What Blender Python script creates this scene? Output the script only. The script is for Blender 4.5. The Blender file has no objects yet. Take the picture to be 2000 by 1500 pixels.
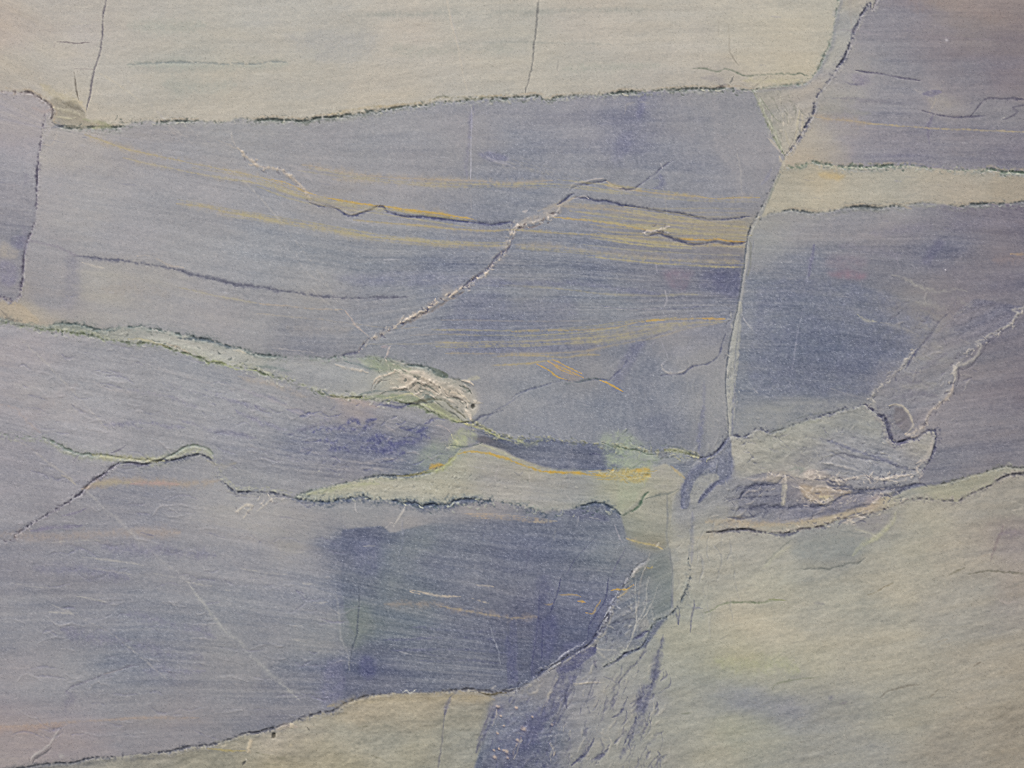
import bpy, math
import numpy as np

# ------------------------------------------------------------------ camera, sky, sun, exposure
PX = 0.001                      # one pixel of the 2000 x 1500 photograph is one millimetre of stone
CX, CZ = 0.0, 1.10              # slab centre
scene = bpy.context.scene
cam_d = bpy.data.cameras.new("camera")
cam = bpy.data.objects.new("camera", cam_d)
scene.collection.objects.link(cam)
cam_d.sensor_width = 36.0
cam_d.lens = 27.0
cam.location = (CX, -1.5, CZ)   # 2.0 m wide view at 1.5 m
cam.rotation_euler = (math.radians(90), 0, 0)
cam_d.clip_start = 0.01
cam_d.clip_end = 500
scene.camera = cam

SUN_EL, SUN_AZ = 56.0, 222.0    # degrees; azimuth clockwise from +Y
w = bpy.data.worlds.new("World")
scene.world = w
w.use_nodes = True
nt = w.node_tree
nt.nodes.clear()
sky = nt.nodes.new("ShaderNodeTexSky")
sky.sky_type = 'NISHITA'
sky.sun_disc = False
sky.sun_elevation = math.radians(SUN_EL)
sky.sun_rotation = math.radians(SUN_AZ)
sky.air_density = 1.0
sky.dust_density = 4.0
bg = nt.nodes.new("ShaderNodeBackground")
bg.inputs["Strength"].default_value = 0.05
wo = nt.nodes.new("ShaderNodeOutputWorld")
nt.links.new(sky.outputs[0], bg.inputs[0])
nt.links.new(bg.outputs[0], wo.inputs[0])

sd = bpy.data.lights.new("sun", 'SUN')
sd.energy = 2.0
sd.angle = math.radians(10)
sd.color = (1.0, 0.96, 0.92)
sun = bpy.data.objects.new("sun", sd)
scene.collection.objects.link(sun)
_e, _a = math.radians(SUN_EL), math.radians(SUN_AZ)
from mathutils import Vector
_dir = Vector((math.sin(_a) * math.cos(_e), math.cos(_a) * math.cos(_e), math.sin(_e)))
sun.rotation_euler = _dir.to_track_quat('Z', 'Y').to_euler()

vs = scene.view_settings
vs.view_transform = 'Standard'
vs.look = 'None'
vs.gamma = 1.0
vs.exposure = 1.25

vs.use_curve_mapping = False
scene.render.engine = 'CYCLES'
scene.cycles.use_denoising = False      # the stone's own grain must survive
scene.cycles.filter_width = 1.2

# ------------------------------------------------------------------ grid of the stone face
def axis(lo, hi, a, b, step):
    mid = np.arange(a, b + 0.1, step)
    out, s, p = [], step, b
    while p < hi:
        s = min(s * 1.14, 22.0); p += s; out.append(min(p, hi))
    inn, s, p = [], step, a
    while p > lo:
        s = min(s * 1.14, 22.0); p -= s; inn.append(max(p, lo))
    return np.array(inn[::-1] + list(mid) + out)
XL, XH, YL, YH = -550.0, 2550.0, -400.0, 1850.0
xs = axis(XL, XH, -12.0, 2012.0, 1.76)
ys = axis(YL, YH, -12.0, 1512.0, 1.76)
NX, NY = len(xs), len(ys)
X, Y = np.meshgrid(xs, ys)      # rows run down the photograph
X = X.astype(np.float32); Y = Y.astype(np.float32)

# ------------------------------------------------------------------ noise
_tab = {}
def vn(x, y, seed):
    t = _tab.get(seed)
    if t is None:
        t = _tab[seed] = np.random.default_rng(seed + 11).random((256, 256), dtype=np.float32) * 2 - 1
    xi = np.floor(x); yi = np.floor(y)
    fx = x - xi; fy = y - yi
    fx = fx * fx * (3 - 2 * fx); fy = fy * fy * (3 - 2 * fy)
    xi = xi.astype(np.int64) & 255; yi = yi.astype(np.int64) & 255
    x1 = (xi + 1) & 255; y1 = (yi + 1) & 255
    a = t[yi, xi]; b = t[yi, x1]; c = t[y1, xi]; d = t[y1, x1]
    return (a + (b - a) * fx) * (1 - fy) + (c + (d - c) * fx) * fy
def fbm(x, y, seed, o=3, g=0.5):
    r = 0; a = 1.0; s = 0.0; f = 1.0
    for k in range(o):
        r = r + a * vn(x * f + 17.3 * k, y * f + 9.1 * k, seed + k); s += a * a; a *= g; f *= 2.03
    return r / math.sqrt(s)
def sstep(a, b, x):
    t = np.clip((x - a) / (b - a), 0, 1)
    return t * t * (3 - 2 * t)

# ------------------------------------------------------------------ traced lines
def P(s):
    return [tuple(float(v) for v in p.split(',')) for p in s.split()]
def extend(pts):
    pts = list(pts)
    for end in (0, -1):
        x, y = pts[end]
        if x <= 1 or x >= 1999 or y <= 1 or y >= 1499:
            q = pts[min(2, len(pts) - 1)] if end == 0 else pts[max(-3, -len(pts))]
            dx, dy = x - q[0], y - q[1]
            l = math.hypot(dx, dy) or 1
            dx, dy = dx / l, dy / l
            if x <= 1 or x >= 1999:
                dx = math.copysign(1, dx); dy = max(-.12, min(.12, dy))
            else:
                dy = math.copysign(1, dy); dx = max(-.3, min(.3, dx))
            p1 = (x + dx * 250, y + dy * 250); p2 = (x + dx * 620, y + dy * 560)
            pts = [p2, p1] + pts if end == 0 else pts + [p1, p2]
    return pts
def refine(pts, jit, seed, step=3.0):
    """Catmull-Rom through the traced points, then an uneven sideways wander."""
    p = np.array(pts, dtype=float)
    if len(p) < 2: return p
    q = np.vstack([2 * p[0] - p[1], p, 2 * p[-1] - p[-2]])
    out = []
    for i in range(1, len(q) - 2):
        a, b, c, d = q[i - 1], q[i], q[i + 1], q[i + 2]
        n = max(2, int(np.hypot(*(c - b)) / step))
        t = (np.arange(n) / n)[:, None]
        out.append(b + 0.5 * t * (c - a) + t * t * (a - 2.5 * b + 2 * c - 0.5 * d) + t ** 3 * (-0.5 * a + 1.5 * b - 1.5 * c + 0.5 * d))
    out = np.vstack(out + [p[-1:]])
    if jit > 0:
        s = np.concatenate([[0], np.cumsum(np.hypot(*np.diff(out, axis=0).T))])
        tan = np.gradient(out, axis=0)
        tan /= (np.hypot(tan[:, 0], tan[:, 1])[:, None] + 1e-9)
        nrm = np.stack([-tan[:, 1], tan[:, 0]], 1)
        z = np.zeros_like(s)
        j = vn(s / 31, z, seed) * 0.6 + vn(s / 12, z + 3, seed + 1) * 0.5 + vn(s / 5.5, z + 7, seed + 2) * 0.6 * (0.5 + vn(s / 60, z + 5, seed + 3))
        env = np.clip(s / 12, 0, 1) * np.clip((s[-1] - s) / 12, 0, 1)
        out = out + nrm * (j * jit * env)[:, None]
    return out
LN = {}
def line(name, s, jit=2.0):
    LN[name] = refine(extend(P(s)), jit, (sum(ord(c) * (i + 3) for i, c in enumerate(name)) % 977) * 5)
    return LN[name]

line('s1a', "0,177 30,180 55,182 70,186 85,195 97,204 104,222 100,236 106,243", 1.5)
line('s1', "106,243 120,247 145,252 170,250 200,249 225,248 260,242 285,236 320,238 345,237 400,236 430,238 470,232 500,235 545,233 590,236 620,230 655,228 685,223 720,220 760,213 800,208 830,208 858,198 880,199 920,196 960,193 1000,192 1045,187 1070,196 1095,190 1130,185 1160,186 1200,181 1250,179 1310,177 1350,174 1400,173 1430,172 1470,177", 2.2)
line('s2b', "1470,177 1500,170 1530,167 1562,166 1577,160 1590,148 1602,128 1612,105 1622,80 1632,30 1638,0", 1.5)
line('s2', "1712,0 1700,6 1690,18 1678,38 1668,60 1662,80 1655,98 1650,112 1636,130 1625,150 1600,180 1591,202 1589,222 1575,245 1560,270 1545,290 1533,305", 1.2)
line('wdg', "1470,177 1478,195 1490,225 1505,255 1520,285 1533,305", 1.2)
line('s3a', "1533,305 1524,330 1512,352 1501,375 1490,398 1478,422 1466,445 1460,462", 1.5)
line('bandt', "1533,326 1560,323 1585,315 1600,318 1640,325 1680,326 1720,325 1770,323 1820,328 1870,332 1920,330 1960,335 2000,337", 2.0)
line('bandb', "1482,440 1490,425 1500,418 1520,415 1545,412 1570,415 1595,416 1625,413 1650,407 1690,404 1715,406 1750,401 1765,404 1800,396 1840,398 1870,405 1900,400 1950,398 2000,393", 2.0)
line('s3', "1460,462 1457,485 1454,505 1450,540 1446,570 1440,600 1431,640 1424,680 1419,710 1417,750 1420,800 1422,853", 1.2)
line('s3r', "1472,470 1466,500 1458,540 1452,580 1445,620 1440,660 1437,700 1434,750 1431,800 1430,848", 1.5)
line('s4', "88,222 84,245 80,270 76,300 73,340 70,380 70,420 64,442 55,470 48,490 45,520 42,560 38,578 28,588 10,586 0,580", 1.2)
line('s5t', "0,622 20,628 50,633 85,637 110,632 140,633 160,636 190,645 230,640 270,637 290,640 340,650 380,660 420,667 450,675 475,683 500,693 540,697 580,697 625,699 640,704 662,697 700,698 735,697 760,700 780,706 800,713 830,716 850,725 870,737 900,741", 2.0)
line('s5b', "0,632 45,638 90,643 140,650 180,655 205,663 240,667 260,672 300,672 330,682 355,690 395,702 405,708 430,710 455,718 490,722 520,733 560,742 600,757 635,771 665,775 700,776 735,781 765,783 790,788 815,792 840,803 870,817 895,826", 2.0)
line('s5c', "895,826 920,826 950,838 980,851 1005,860 1030,858 1060,855 1080,858 1110,862 1150,866 1190,868 1215,874 1240,878 1265,884 1300,880 1335,885 1365,893", 1.8)
line('s5e', "900,741 925,760 935,790 925,812 900,826", 3.0)
line('s6', "0,847 40,853 90,857 120,872 150,885 180,888 215,890 240,896 280,899 315,899 340,887 360,873 385,869 405,876 420,890 428,915", 2.5)
line('s6b', "232,904 255,903 280,907 315,901 350,897 375,889 398,889 412,900 422,915 425,935 440,945 465,960 500,960 540,965 572,972", 2.2)
line('wt', "572,972 590,966 610,958 660,946 700,938 730,931 790,929 835,925 855,915 880,897 897,880", 2.0)
line('wm', "897,880 920,874 940,866 960,872 985,880 1010,893 1040,905 1070,914 1110,919 1160,919 1190,920", 1.5)
line('wb', "572,972 610,980 650,979 690,972 710,969 725,975 760,978 790,982 815,984 830,988 870,986 890,979 920,977 960,978 1000,985 1040,996 1060,1003 1090,997 1130,990 1155,982 1180,985 1200,996 1212,1006", 2.5)
line('br', "232,904 215,915 205,925 182,938 167,953 155,967 135,980 110,995 80,1012 55,1027 30,1045 0,1060", 1.2)
line('s7', "0,1506 60,1498 100,1492 145,1490 180,1480 230,1478 280,1472 330,1468 370,1458 410,1455 450,1443 475,1435 500,1431 540,1420 570,1410 610,1396 650,1388 680,1372 710,1362 740,1357 780,1353 820,1353 870,1350 920,1347 960,1350 1000,1350 1020,1342 1045,1322 1060,1310 1085,1297 1110,1280 1140,1266 1155,1255 1170,1235 1185,1205 1190,1190 1200,1175 1207,1160 1225,1136 1240,1108 1262,1095", 1.6)
line('rs', "1365,893 1380,893 1400,882 1412,868 1425,853 1445,853 1462,849 1480,836 1500,843 1515,843 1560,826 1610,811 1650,800 1690,790", 1.8)
line('rs2', "1690,790 1703,800 1712,809 1730,818 1737,840 1742,857 1752,866 1770,860 1790,856 1806,844 1822,840 1829,850 1827,872 1820,895 1810,908 1800,922", 1.4)
line('s9t', "1800,950 1840,945 1870,938 1900,929 1950,916 1975,911 2000,913", 1.5)
line('s9b', "1380,1040 1400,1040 1430,1036 1460,1035 1500,1040 1530,1042 1560,1035 1610,1025 1640,1014 1660,1012 1700,1003 1720,998 1760,984 1790,973 1830,978 1870,978 1900,963 1930,950 1950,937 1980,927 2000,925", 1.8)
line('s8', "1180,1303 1200,1293 1225,1275 1250,1266 1262,1250 1270,1232 1283,1214 1303,1206 1322,1186 1338,1158 1347,1130 1345,1090", 1.8)
line('qr', "1800,922 1795,936 1800,950", 1)

def cat(*parts):
    out = []
    for p in parts:
        if isinstance(p, str):
            if p.startswith('~'): out.append(LN[p[1:]][::-1])
            elif p in LN: out.append(LN[p])
            else: out.append(np.array(P(p), dtype=float))
        else: out.append(np.array(p, dtype=float))
    return np.vstack(out)
def poly_mask(poly, i0=0, i1=None, j0=0, j1=None):
    Xs = X[i0:i1, j0:j1]; Ys = Y[i0:i1, j0:j1]
    m = np.zeros(Xs.shape, bool)
    px, py = poly[:, 0], poly[:, 1]
    yrow = ys[i0:i1]; xcol = xs[j0:j1]
    qx, qy = np.roll(px, -1), np.roll(py, -1)
    for r, yy in enumerate(yrow):           # scanline crossings
        c = (py > yy) != (qy > yy)
        if not c.any(): continue
        xc = np.sort(px[c] + (yy - py[c]) * (qx[c] - px[c]) / (qy[c] - py[c]))
        k = np.searchsorted(xc, xcol)
        m[r] = (k & 1) == 1
    return m

# ------------------------------------------------------------------ regions of the stone: (name, part name, label, polygon, colour points, bedding slope)
lab = np.zeros((NY, NX), np.int32)
PARTS = []                                    # (object name, label)
def part(name, label=None):
    PARTS.append((name, label)); return len(PARTS) - 1
REG = {}
def region(key, name, label, poly, cols, slope=0.0, amp=1.0):
    i = part(name, label)
    if poly is None: lab[:] = i
    else: lab[poly_mask(poly)] = i
    C = [tuple(float(v) for v in c.split(',')) for c in cols.split()]
    REG[key] = (i, C, slope, amp)
    return i

region('low', 'stone_block', 'blue grey lower block, darkest at its lower right',
       None, "0,1100,139,136,148 60,900,150,147,156 100,1180,134,134,148 250,980,136,135,149 60,1300,143,141,149 30,1460,152,143,147 300,1280,126,128,144 350,1450,140,137,142 500,1000,160,158,158 480,1110,138,139,150 560,1060,152,151,150 480,1300,138,139,146 600,1130,136,138,152 620,1250,134,138,146 600,1350,124,126,140 580,1380,128,128,140 700,1010,150,150,152 800,1010,150,148,150 950,1000,150,147,148 630,1330,118,120,140 690,1060,98,102,130 720,1150,104,110,134 700,1320,98,102,130 770,1200,112,120,136 850,1100,108,112,136 900,1060,116,120,138 1000,1080,110,114,137 850,1260,112,117,136 950,1300,110,114,134 1050,1100,108,112,136 1100,1030,110,113,134 1170,1060,116,119,138 1100,1130,106,109,134 1060,1200,93,96,127 1120,1260,90,93,125 1150,1180,104,106,132 1030,1300,94,98,126 1200,1080,126,132,140 -300,1200,145,141,149", 0.10)
region('deep', 'stone_block', 'darkest navy block at the lower centre with upright edges',
       refine(P("668,1034 700,1031 745,1028 765,1040 800,1032 850,1020 950,1012 1040,1020 1085,1026 1105,1005 1212,1000 1340,1000 1340,1200 1180,1300 1060,1360 820,1362 676,1385 678,1340 686,1300 692,1245 680,1215 671,1180 665,1100 668,1034"), 1.5, 123),
       "700,1045,104,107,132 690,1080,104,108,134 725,1060,98,102,130 740,1100,108,114,136 780,1075,118,126,138 830,1050,120,127,138 720,1150,106,112,134 700,1220,116,127,128 760,1160,114,122,136 700,1290,104,109,132 715,1310,92,96,128 680,1330,106,108,132 730,1340,108,110,130 790,1200,112,120,134 850,1100,108,112,134 900,1050,116,120,138 1000,1070,112,115,137 850,1260,112,116,134 950,1300,110,114,134 930,1180,112,115,134 1050,1090,110,113,136 1100,1035,110,113,132 1170,1060,116,119,137 1100,1130,106,109,133 1060,1200,95,98,127 1120,1260,92,95,125 1150,1180,104,106,131 1030,1300,96,100,127 1200,1080,122,127,138 1010,1250,102,106,130", 0.08)
region('midleft', 'stone_block', 'blue grey block under the green vein, left side',
       cat('s5b', 's5c', "1365,893 1330,905 1268,916", '~wm', '~wt', '~s6b', '~br', "-620,1100 -620,640"),
       "20,700,158,154,160 100,780,158,155,158 200,720,150,149,158 300,800,146,146,156 60,880,147,144,156 150,950,145,142,154 200,860,154,152,158 100,1000,140,138,150 400,760,146,148,158 450,850,142,142,156 350,860,150,149,156 520,780,152,152,158 550,900,140,140,152 500,940,146,147,152 620,800,148,147,154 600,870,118,120,144 700,800,156,148,150 680,870,112,114,142 730,880,100,102,136 800,860,104,107,138 770,830,140,140,152 700,920,142,140,150 620,930,142,142,150 850,850,146,144,150 820,900,118,126,138 -300,800,158,154,160 1120,895,96,100,128 1300,905,134,140,146 1000,880,100,104,128", 0.28)
region('seam_fill', 'green_vein', 'thin pale green vein between two dark edges, running from the left edge',
       cat('s5t', 's5e', '~s5b'),
       "0,627,130,134,128 150,642,132,146,134 250,655,154,157,148 300,655,172,172,162 370,675,176,175,164 430,695,172,174,166 480,705,170,173,162 505,708,162,165,160 560,715,150,152,156 610,735,150,152,156 650,730,153,155,158 700,720,150,155,156 700,755,158,159,160 760,712,144,152,138 770,740,162,166,158 800,745,176,170,158 850,760,172,164,156 830,735,162,166,154 870,790,150,158,140 820,780,146,158,132 900,800,160,160,154 920,780,170,162,158", 0.25)
region('centre', 'stone_block', 'large blue grey middle block crossed by ochre lines',
       cat('s1', 'wdg', 's3a', 's3', '~rs', '~s5c', '~s5e', '~s5t', "-620,600", '~s4', "100,236"),
       "130,280,164,158,156 250,290,152,149,152 150,400,160,157,159 100,500,152,149,154 250,450,154,152,158 350,350,146,147,156 450,290,152,152,155 400,420,146,147,156 500,400,144,146,156 200,550,160,157,155 100,580,144,143,152 60,610,172,160,146 300,580,156,154,155 400,620,154,152,154 500,500,144,147,158 500,620,150,149,152 600,300,150,149,154 650,250,146,145,154 700,300,142,144,154 650,400,150,148,150 600,500,142,145,156 600,600,148,147,150 600,670,132,132,145 750,380,146,146,154 800,270,142,142,153 850,300,140,141,153 700,480,138,141,153 750,540,130,134,150 850,545,122,127,148 800,620,134,138,150 900,620,124,127,146 950,650,112,116,142 1000,700,140,142,148 850,690,134,136,148 930,730,138,141,148 900,250,142,141,152 1000,230,134,134,150 1050,300,128,130,149 1150,250,134,134,150 1200,200,130,130,148 1240,220,112,112,140 1230,270,118,118,144 1300,230,140,139,150 1400,220,138,138,148 1450,230,146,145,150 1300,310,128,129,149 1380,330,130,131,150 1440,320,146,144,150 1480,290,146,144,150 1000,400,126,130,148 1100,320,132,133,149 1150,410,130,131,147 1200,370,136,136,146 1300,360,132,132,146 1420,350,134,134,148 1300,400,130,132,148 1420,400,132,132,146 1300,440,142,139,138 1400,445,146,141,134 1440,455,150,143,132 1100,440,126,130,147 1050,520,124,128,146 1150,540,118,122,143 1250,540,122,124,142 1330,560,116,118,138 1430,545,98,101,128 1400,590,124,126,144 1200,590,130,134,146 1100,600,126,130,144 1050,570,134,136,146 1000,640,120,124,144 1150,670,122,124,140 1300,610,132,134,146 1300,660,140,140,148 1380,650,126,128,146 1200,700,122,125,144 1250,730,112,116,139 1150,730,138,138,146 1050,760,130,133,146 1100,800,132,134,149 1000,800,140,142,152 1060,840,130,133,150 1200,800,122,126,144 1300,770,120,124,144 1300,840,118,122,142 1380,700,144,143,148 1360,760,126,129,145 1400,780,146,148,150 1390,840,138,141,146 1350,860,130,132,142", 0.0)
region('left', 'stone_block', 'small violet grey block at the left edge',
       cat('s1a', "106,243 88,222", 's4', "-620,560 -620,177"),
       "20,220,160,154,158 60,220,164,157,158 20,320,150,146,156 40,400,146,143,154 50,440,136,134,148 20,450,144,141,152 35,480,112,112,134 10,490,150,146,148 15,530,132,129,146 30,560,142,139,148 -300,400,150,146,156", -0.02)
region('tan_patch', 'tan_patch', 'small tan patch at the left edge above the green vein',
       refine(P("-3,591 15,588 35,590 48,598 62,612 75,628 50,632 20,624 -3,618"), 2.5, 5),
       "10,600,166,154,140 40,605,180,165,144", 0.1)
region('top', 'beige_layer', 'broad beige layer along the top, above the dark seam',
       cat('s1a', 's1', 's2b', "1638,-600 -620,-600 -620,177"),
       "30,60,172,164,156 0,60,178,162,148 100,20,172,166,160 60,150,172,165,152 100,120,176,170,158 150,190,180,173,156 180,60,174,168,162 230,130,174,170,160 300,60,174,170,161 400,30,172,170,160 350,125,166,166,158 450,180,176,171,158 350,200,174,169,156 550,60,174,171,162 650,80,169,167,160 600,160,174,170,158 800,60,180,173,162 750,180,180,173,158 900,30,174,172,160 900,110,177,172,160 1000,90,172,171,160 1000,160,175,171,158 1150,60,179,173,162 1150,140,172,169,158 1300,40,178,174,162 1350,90,180,174,162 1300,150,172,167,158 1450,60,182,178,162 1550,60,183,179,160 1500,120,180,176,158 1540,150,178,174,150 1420,160,170,163,152 1590,30,176,174,160 -300,100,174,166,158", 0.0)
region('strip', 'stone_strip', 'narrow greyish pink strip beside the slanting crack at upper right',
       cat('s2b', "1638,-600 1720,-600", 's2', '~wdg'),
       "1670,10,172,164,154 1650,50,158,158,158 1630,100,166,165,158 1620,140,156,153,156 1595,160,168,160,154 1580,190,170,162,155 1555,210,168,161,155 1530,200,152,150,146 1510,200,160,157,146 1500,230,146,148,140 1520,250,152,152,140 1560,240,178,170,158 1545,270,178,170,156", -0.4)
region('topright', 'stone_block', 'violet grey block in the upper right corner',
       cat('~s2', "1720,-600 2620,-600 2620,360", '~bandt', "1533,305"),
       "1700,60,138,133,146 1670,110,158,153,153 1670,160,150,147,152 1650,200,158,156,150 1620,230,160,154,146 1590,260,178,168,152 1620,300,158,151,150 1565,305,178,166,148 1640,260,146,142,150 1750,40,134,129,142 1750,120,132,129,142 1800,60,134,128,138 1900,80,132,124,130 1980,60,128,118,126 1980,150,130,121,130 1880,150,130,126,136 1750,200,130,128,144 1700,220,134,131,144 1820,205,150,145,146 1850,210,146,141,142 1950,220,132,129,138 1800,260,132,128,144 1900,280,130,126,138 1980,300,126,120,134 1700,300,136,132,148 1760,310,130,126,146 1860,5,152,136,134 1960,30,144,128,126 2300,150,130,122,130", 0.02)
region('band', 'pale_vein', 'thick beige vein at right between two dark seams',
       cat('bandt', "2620,370", '~bandb', '~s3a'),
       "1540,345,164,162,146 1540,380,178,175,156 1520,400,174,170,150 1620,345,182,172,142 1660,340,174,168,152 1600,390,180,174,154 1700,370,176,170,152 1750,350,168,166,152 1800,380,172,164,148 1880,370,172,160,142 1950,360,164,152,132 1980,380,160,150,134 1900,340,160,158,146 2300,370,166,154,136", 0.05)
region('right', 'stone_block', 'dark blue block right of the pale upright vein',
       cat('~s3', '~s3a', 'bandb', "2620,380 2620,560 2000,603 1970,637 1912,675 1870,715 1853,772 1820,805 1800,845 1752,866 1730,818", '~rs'),
       "1500,430,150,149,148 1480,480,146,148,150 1560,450,142,141,148 1650,430,140,138,148 1750,420,148,144,148 1480,560,122,126,144 1560,520,122,124,143 1560,600,112,117,137 1480,640,124,128,146 1600,680,104,110,134 1550,740,106,111,134 1680,720,100,104,130 1720,680,106,110,134 1700,620,116,119,136 1650,600,118,121,138 1600,760,108,112,134 1480,750,118,123,142 1470,820,136,140,146 1550,800,126,130,140 1640,770,118,121,138 1800,450,132,127,138 1900,430,126,120,134 1980,430,118,112,130 1830,490,108,106,130 1750,520,126,124,138 1900,530,126,120,132 1980,495,128,120,130 1980,550,120,114,130 1850,560,128,124,132 1800,590,136,133,136 1900,590,130,125,134 1950,610,124,120,134 1800,650,140,137,138 1850,680,144,140,142 1780,720,146,142,142 1820,740,142,139,142 1740,760,136,133,140 1790,790,146,141,142 1760,830,136,130,128 1800,820,152,144,140 1720,800,144,144,138 2300,480,118,112,130", 0.03)
region('right_pale', 'stone_block', 'pale grey band between two white crooked lines at right',
       cat("2000,600 1960,592 1905,583", refine(P("1905,583 1870,612 1828,650 1798,680 1768,712 1740,742 1706,770 1692,792"), 2.0, 55), "1703,800 1712,809 1730,818 1737,840 1742,857 1752,866 1790,856 1800,845 1820,805 1853,772 1870,715 1912,675 1970,637"),
       "1850,640,146,144,142 1890,640,136,132,138 1850,690,147,144,143 1790,720,150,148,145 1820,740,144,142,142 1750,760,138,136,142 1790,790,146,142,141 1740,790,144,143,142 1760,830,132,128,128 1720,790,146,146,142 1800,820,156,148,143 1930,610,134,131,138 1970,615,128,124,134 1900,610,140,137,138 1730,830,140,140,138 1820,680,152,149,146", -0.3)
region('farright', 'stone_block', 'violet grey block at the right edge above the pale green vein',
       cat("2620,560 2000,603 1970,637 1912,675 1870,715 1853,772 1820,805 1800,845", LN['rs2'][-60:], 'qr', 's9t', "2620,900"),
       "1950,680,122,117,132 1900,720,128,123,134 1880,780,132,127,138 1950,780,128,122,134 1860,840,130,126,138 1900,870,124,121,134 1840,920,126,124,136 1950,870,126,122,134 1990,760,122,114,126 1930,900,130,125,132 1830,820,142,137,142 2300,750,122,114,126", -0.12)
region('ellipse', 'stone_lens', 'pale oval block ringed by a dark seam, right of centre',
       cat(LN['rs'][8:], 'rs2', 'qr', "1790,945 1760,925 1700,935 1640,930 1600,925 1560,935 1530,920 1480,925 1440,940 1428,920 1428,890"),
       "1450,870,160,158,150 1500,870,158,158,148 1460,910,158,155,148 1540,860,154,156,146 1600,830,146,149,144 1560,900,140,140,142 1640,870,128,130,140 1700,890,124,126,140 1650,910,134,134,144 1750,900,130,131,144 1700,840,146,148,142 1760,910,134,134,144 1790,890,140,138,138 1810,870,162,156,148 1540,925,170,162,154", 0.2)
region('lens', 'stone_lens', 'dark navy lens under the yellow green seam, centre',
       refine(P("922,856 945,852 975,862 1005,873 1035,868 1062,861 1100,864 1150,868 1178,872 1180,900 1176,912 1110,917 1060,912 1015,893 975,880 945,868"), 1.5, 77),
       "940,858,112,108,118 980,870,92,94,110 1010,885,100,104,128 1080,880,100,104,132 1040,900,116,118,138 1120,890,104,107,132 1150,905,92,95,126 1100,880,116,119,140 1095,905,128,128,146 1165,880,98,101,128", 0.1)
region('wedge', 'pale_wedge', 'long pale green wedge with dark lower edge, below centre',
       cat('wt', 'wm', "1268,916 1300,905 1335,925 1338,945 1320,965 1260,985", '~wb'),
       "600,968,150,156,146 650,960,168,172,150 720,950,174,174,154 780,955,172,172,158 850,950,172,174,152 890,920,166,173,148 920,910,158,156,150 950,930,152,150,150 1000,930,152,150,150 1020,960,164,160,154 900,960,166,164,150 1060,960,158,157,156 1080,940,150,149,152 1120,950,150,150,152 970,960,160,158,156 1150,970,150,152,150 1150,950,140,143,148 1100,965,158,158,152 1040,915,168,162,140 1200,935,158,168,136 1230,960,164,170,142 1210,985,158,166,140 1290,930,166,162,148 1270,960,160,164,146", 0.02)
region('vein_right', 'green_vein', 'pale green vein thinning out to the left, at the right edge',
       cat("1800,950", 's9t', '~s9b', "1380,1030 1450,1025 1560,1020 1620,1008 1700,985 1740,962"),
       "1850,960,162,164,136 1900,947,158,160,136 1970,922,150,152,138 1780,965,150,152,144 1740,985,160,158,140 1700,1000,172,160,138 1600,1020,170,160,138 1500,1032,154,152,142 1420,1032,148,150,146 2300,915,150,150,136", -0.2)
region('breccia', 'broken_zone', 'broken blue and white zone of short bent bands',
       cat("1365,893 1380,893 1400,882 1412,868 1425,853 1428,890 1428,920 1440,940 1480,925 1530,920 1560,935 1600,925 1640,930 1700,935 1760,925 1790,945 1740,962 1700,985 1620,1008 1560,1020 1450,1025 1380,1030 1330,1040 1310,1010 1320,965 1338,945 1335,925"),
       "1370,900,118,121,140 1400,910,114,118,140 1415,930,116,119,140 1335,960,138,140,146 1350,975,130,133,146 1380,960,152,153,150 1400,990,142,143,148 1440,950,138,137,142 1480,960,112,112,132 1470,990,126,126,140 1450,1010,142,142,146 1530,940,150,144,140 1540,980,118,118,138 1580,960,156,146,138 1570,1000,126,124,142 1620,950,140,136,138 1640,985,128,125,140 1620,970,166,152,134 1700,945,142,142,144 1680,975,122,120,138 1760,945,136,137,144 1700,955,126,127,140 1370,1020,152,152,146 1530,1015,132,130,144 1700,980,150,141,142", -0.15)
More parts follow.
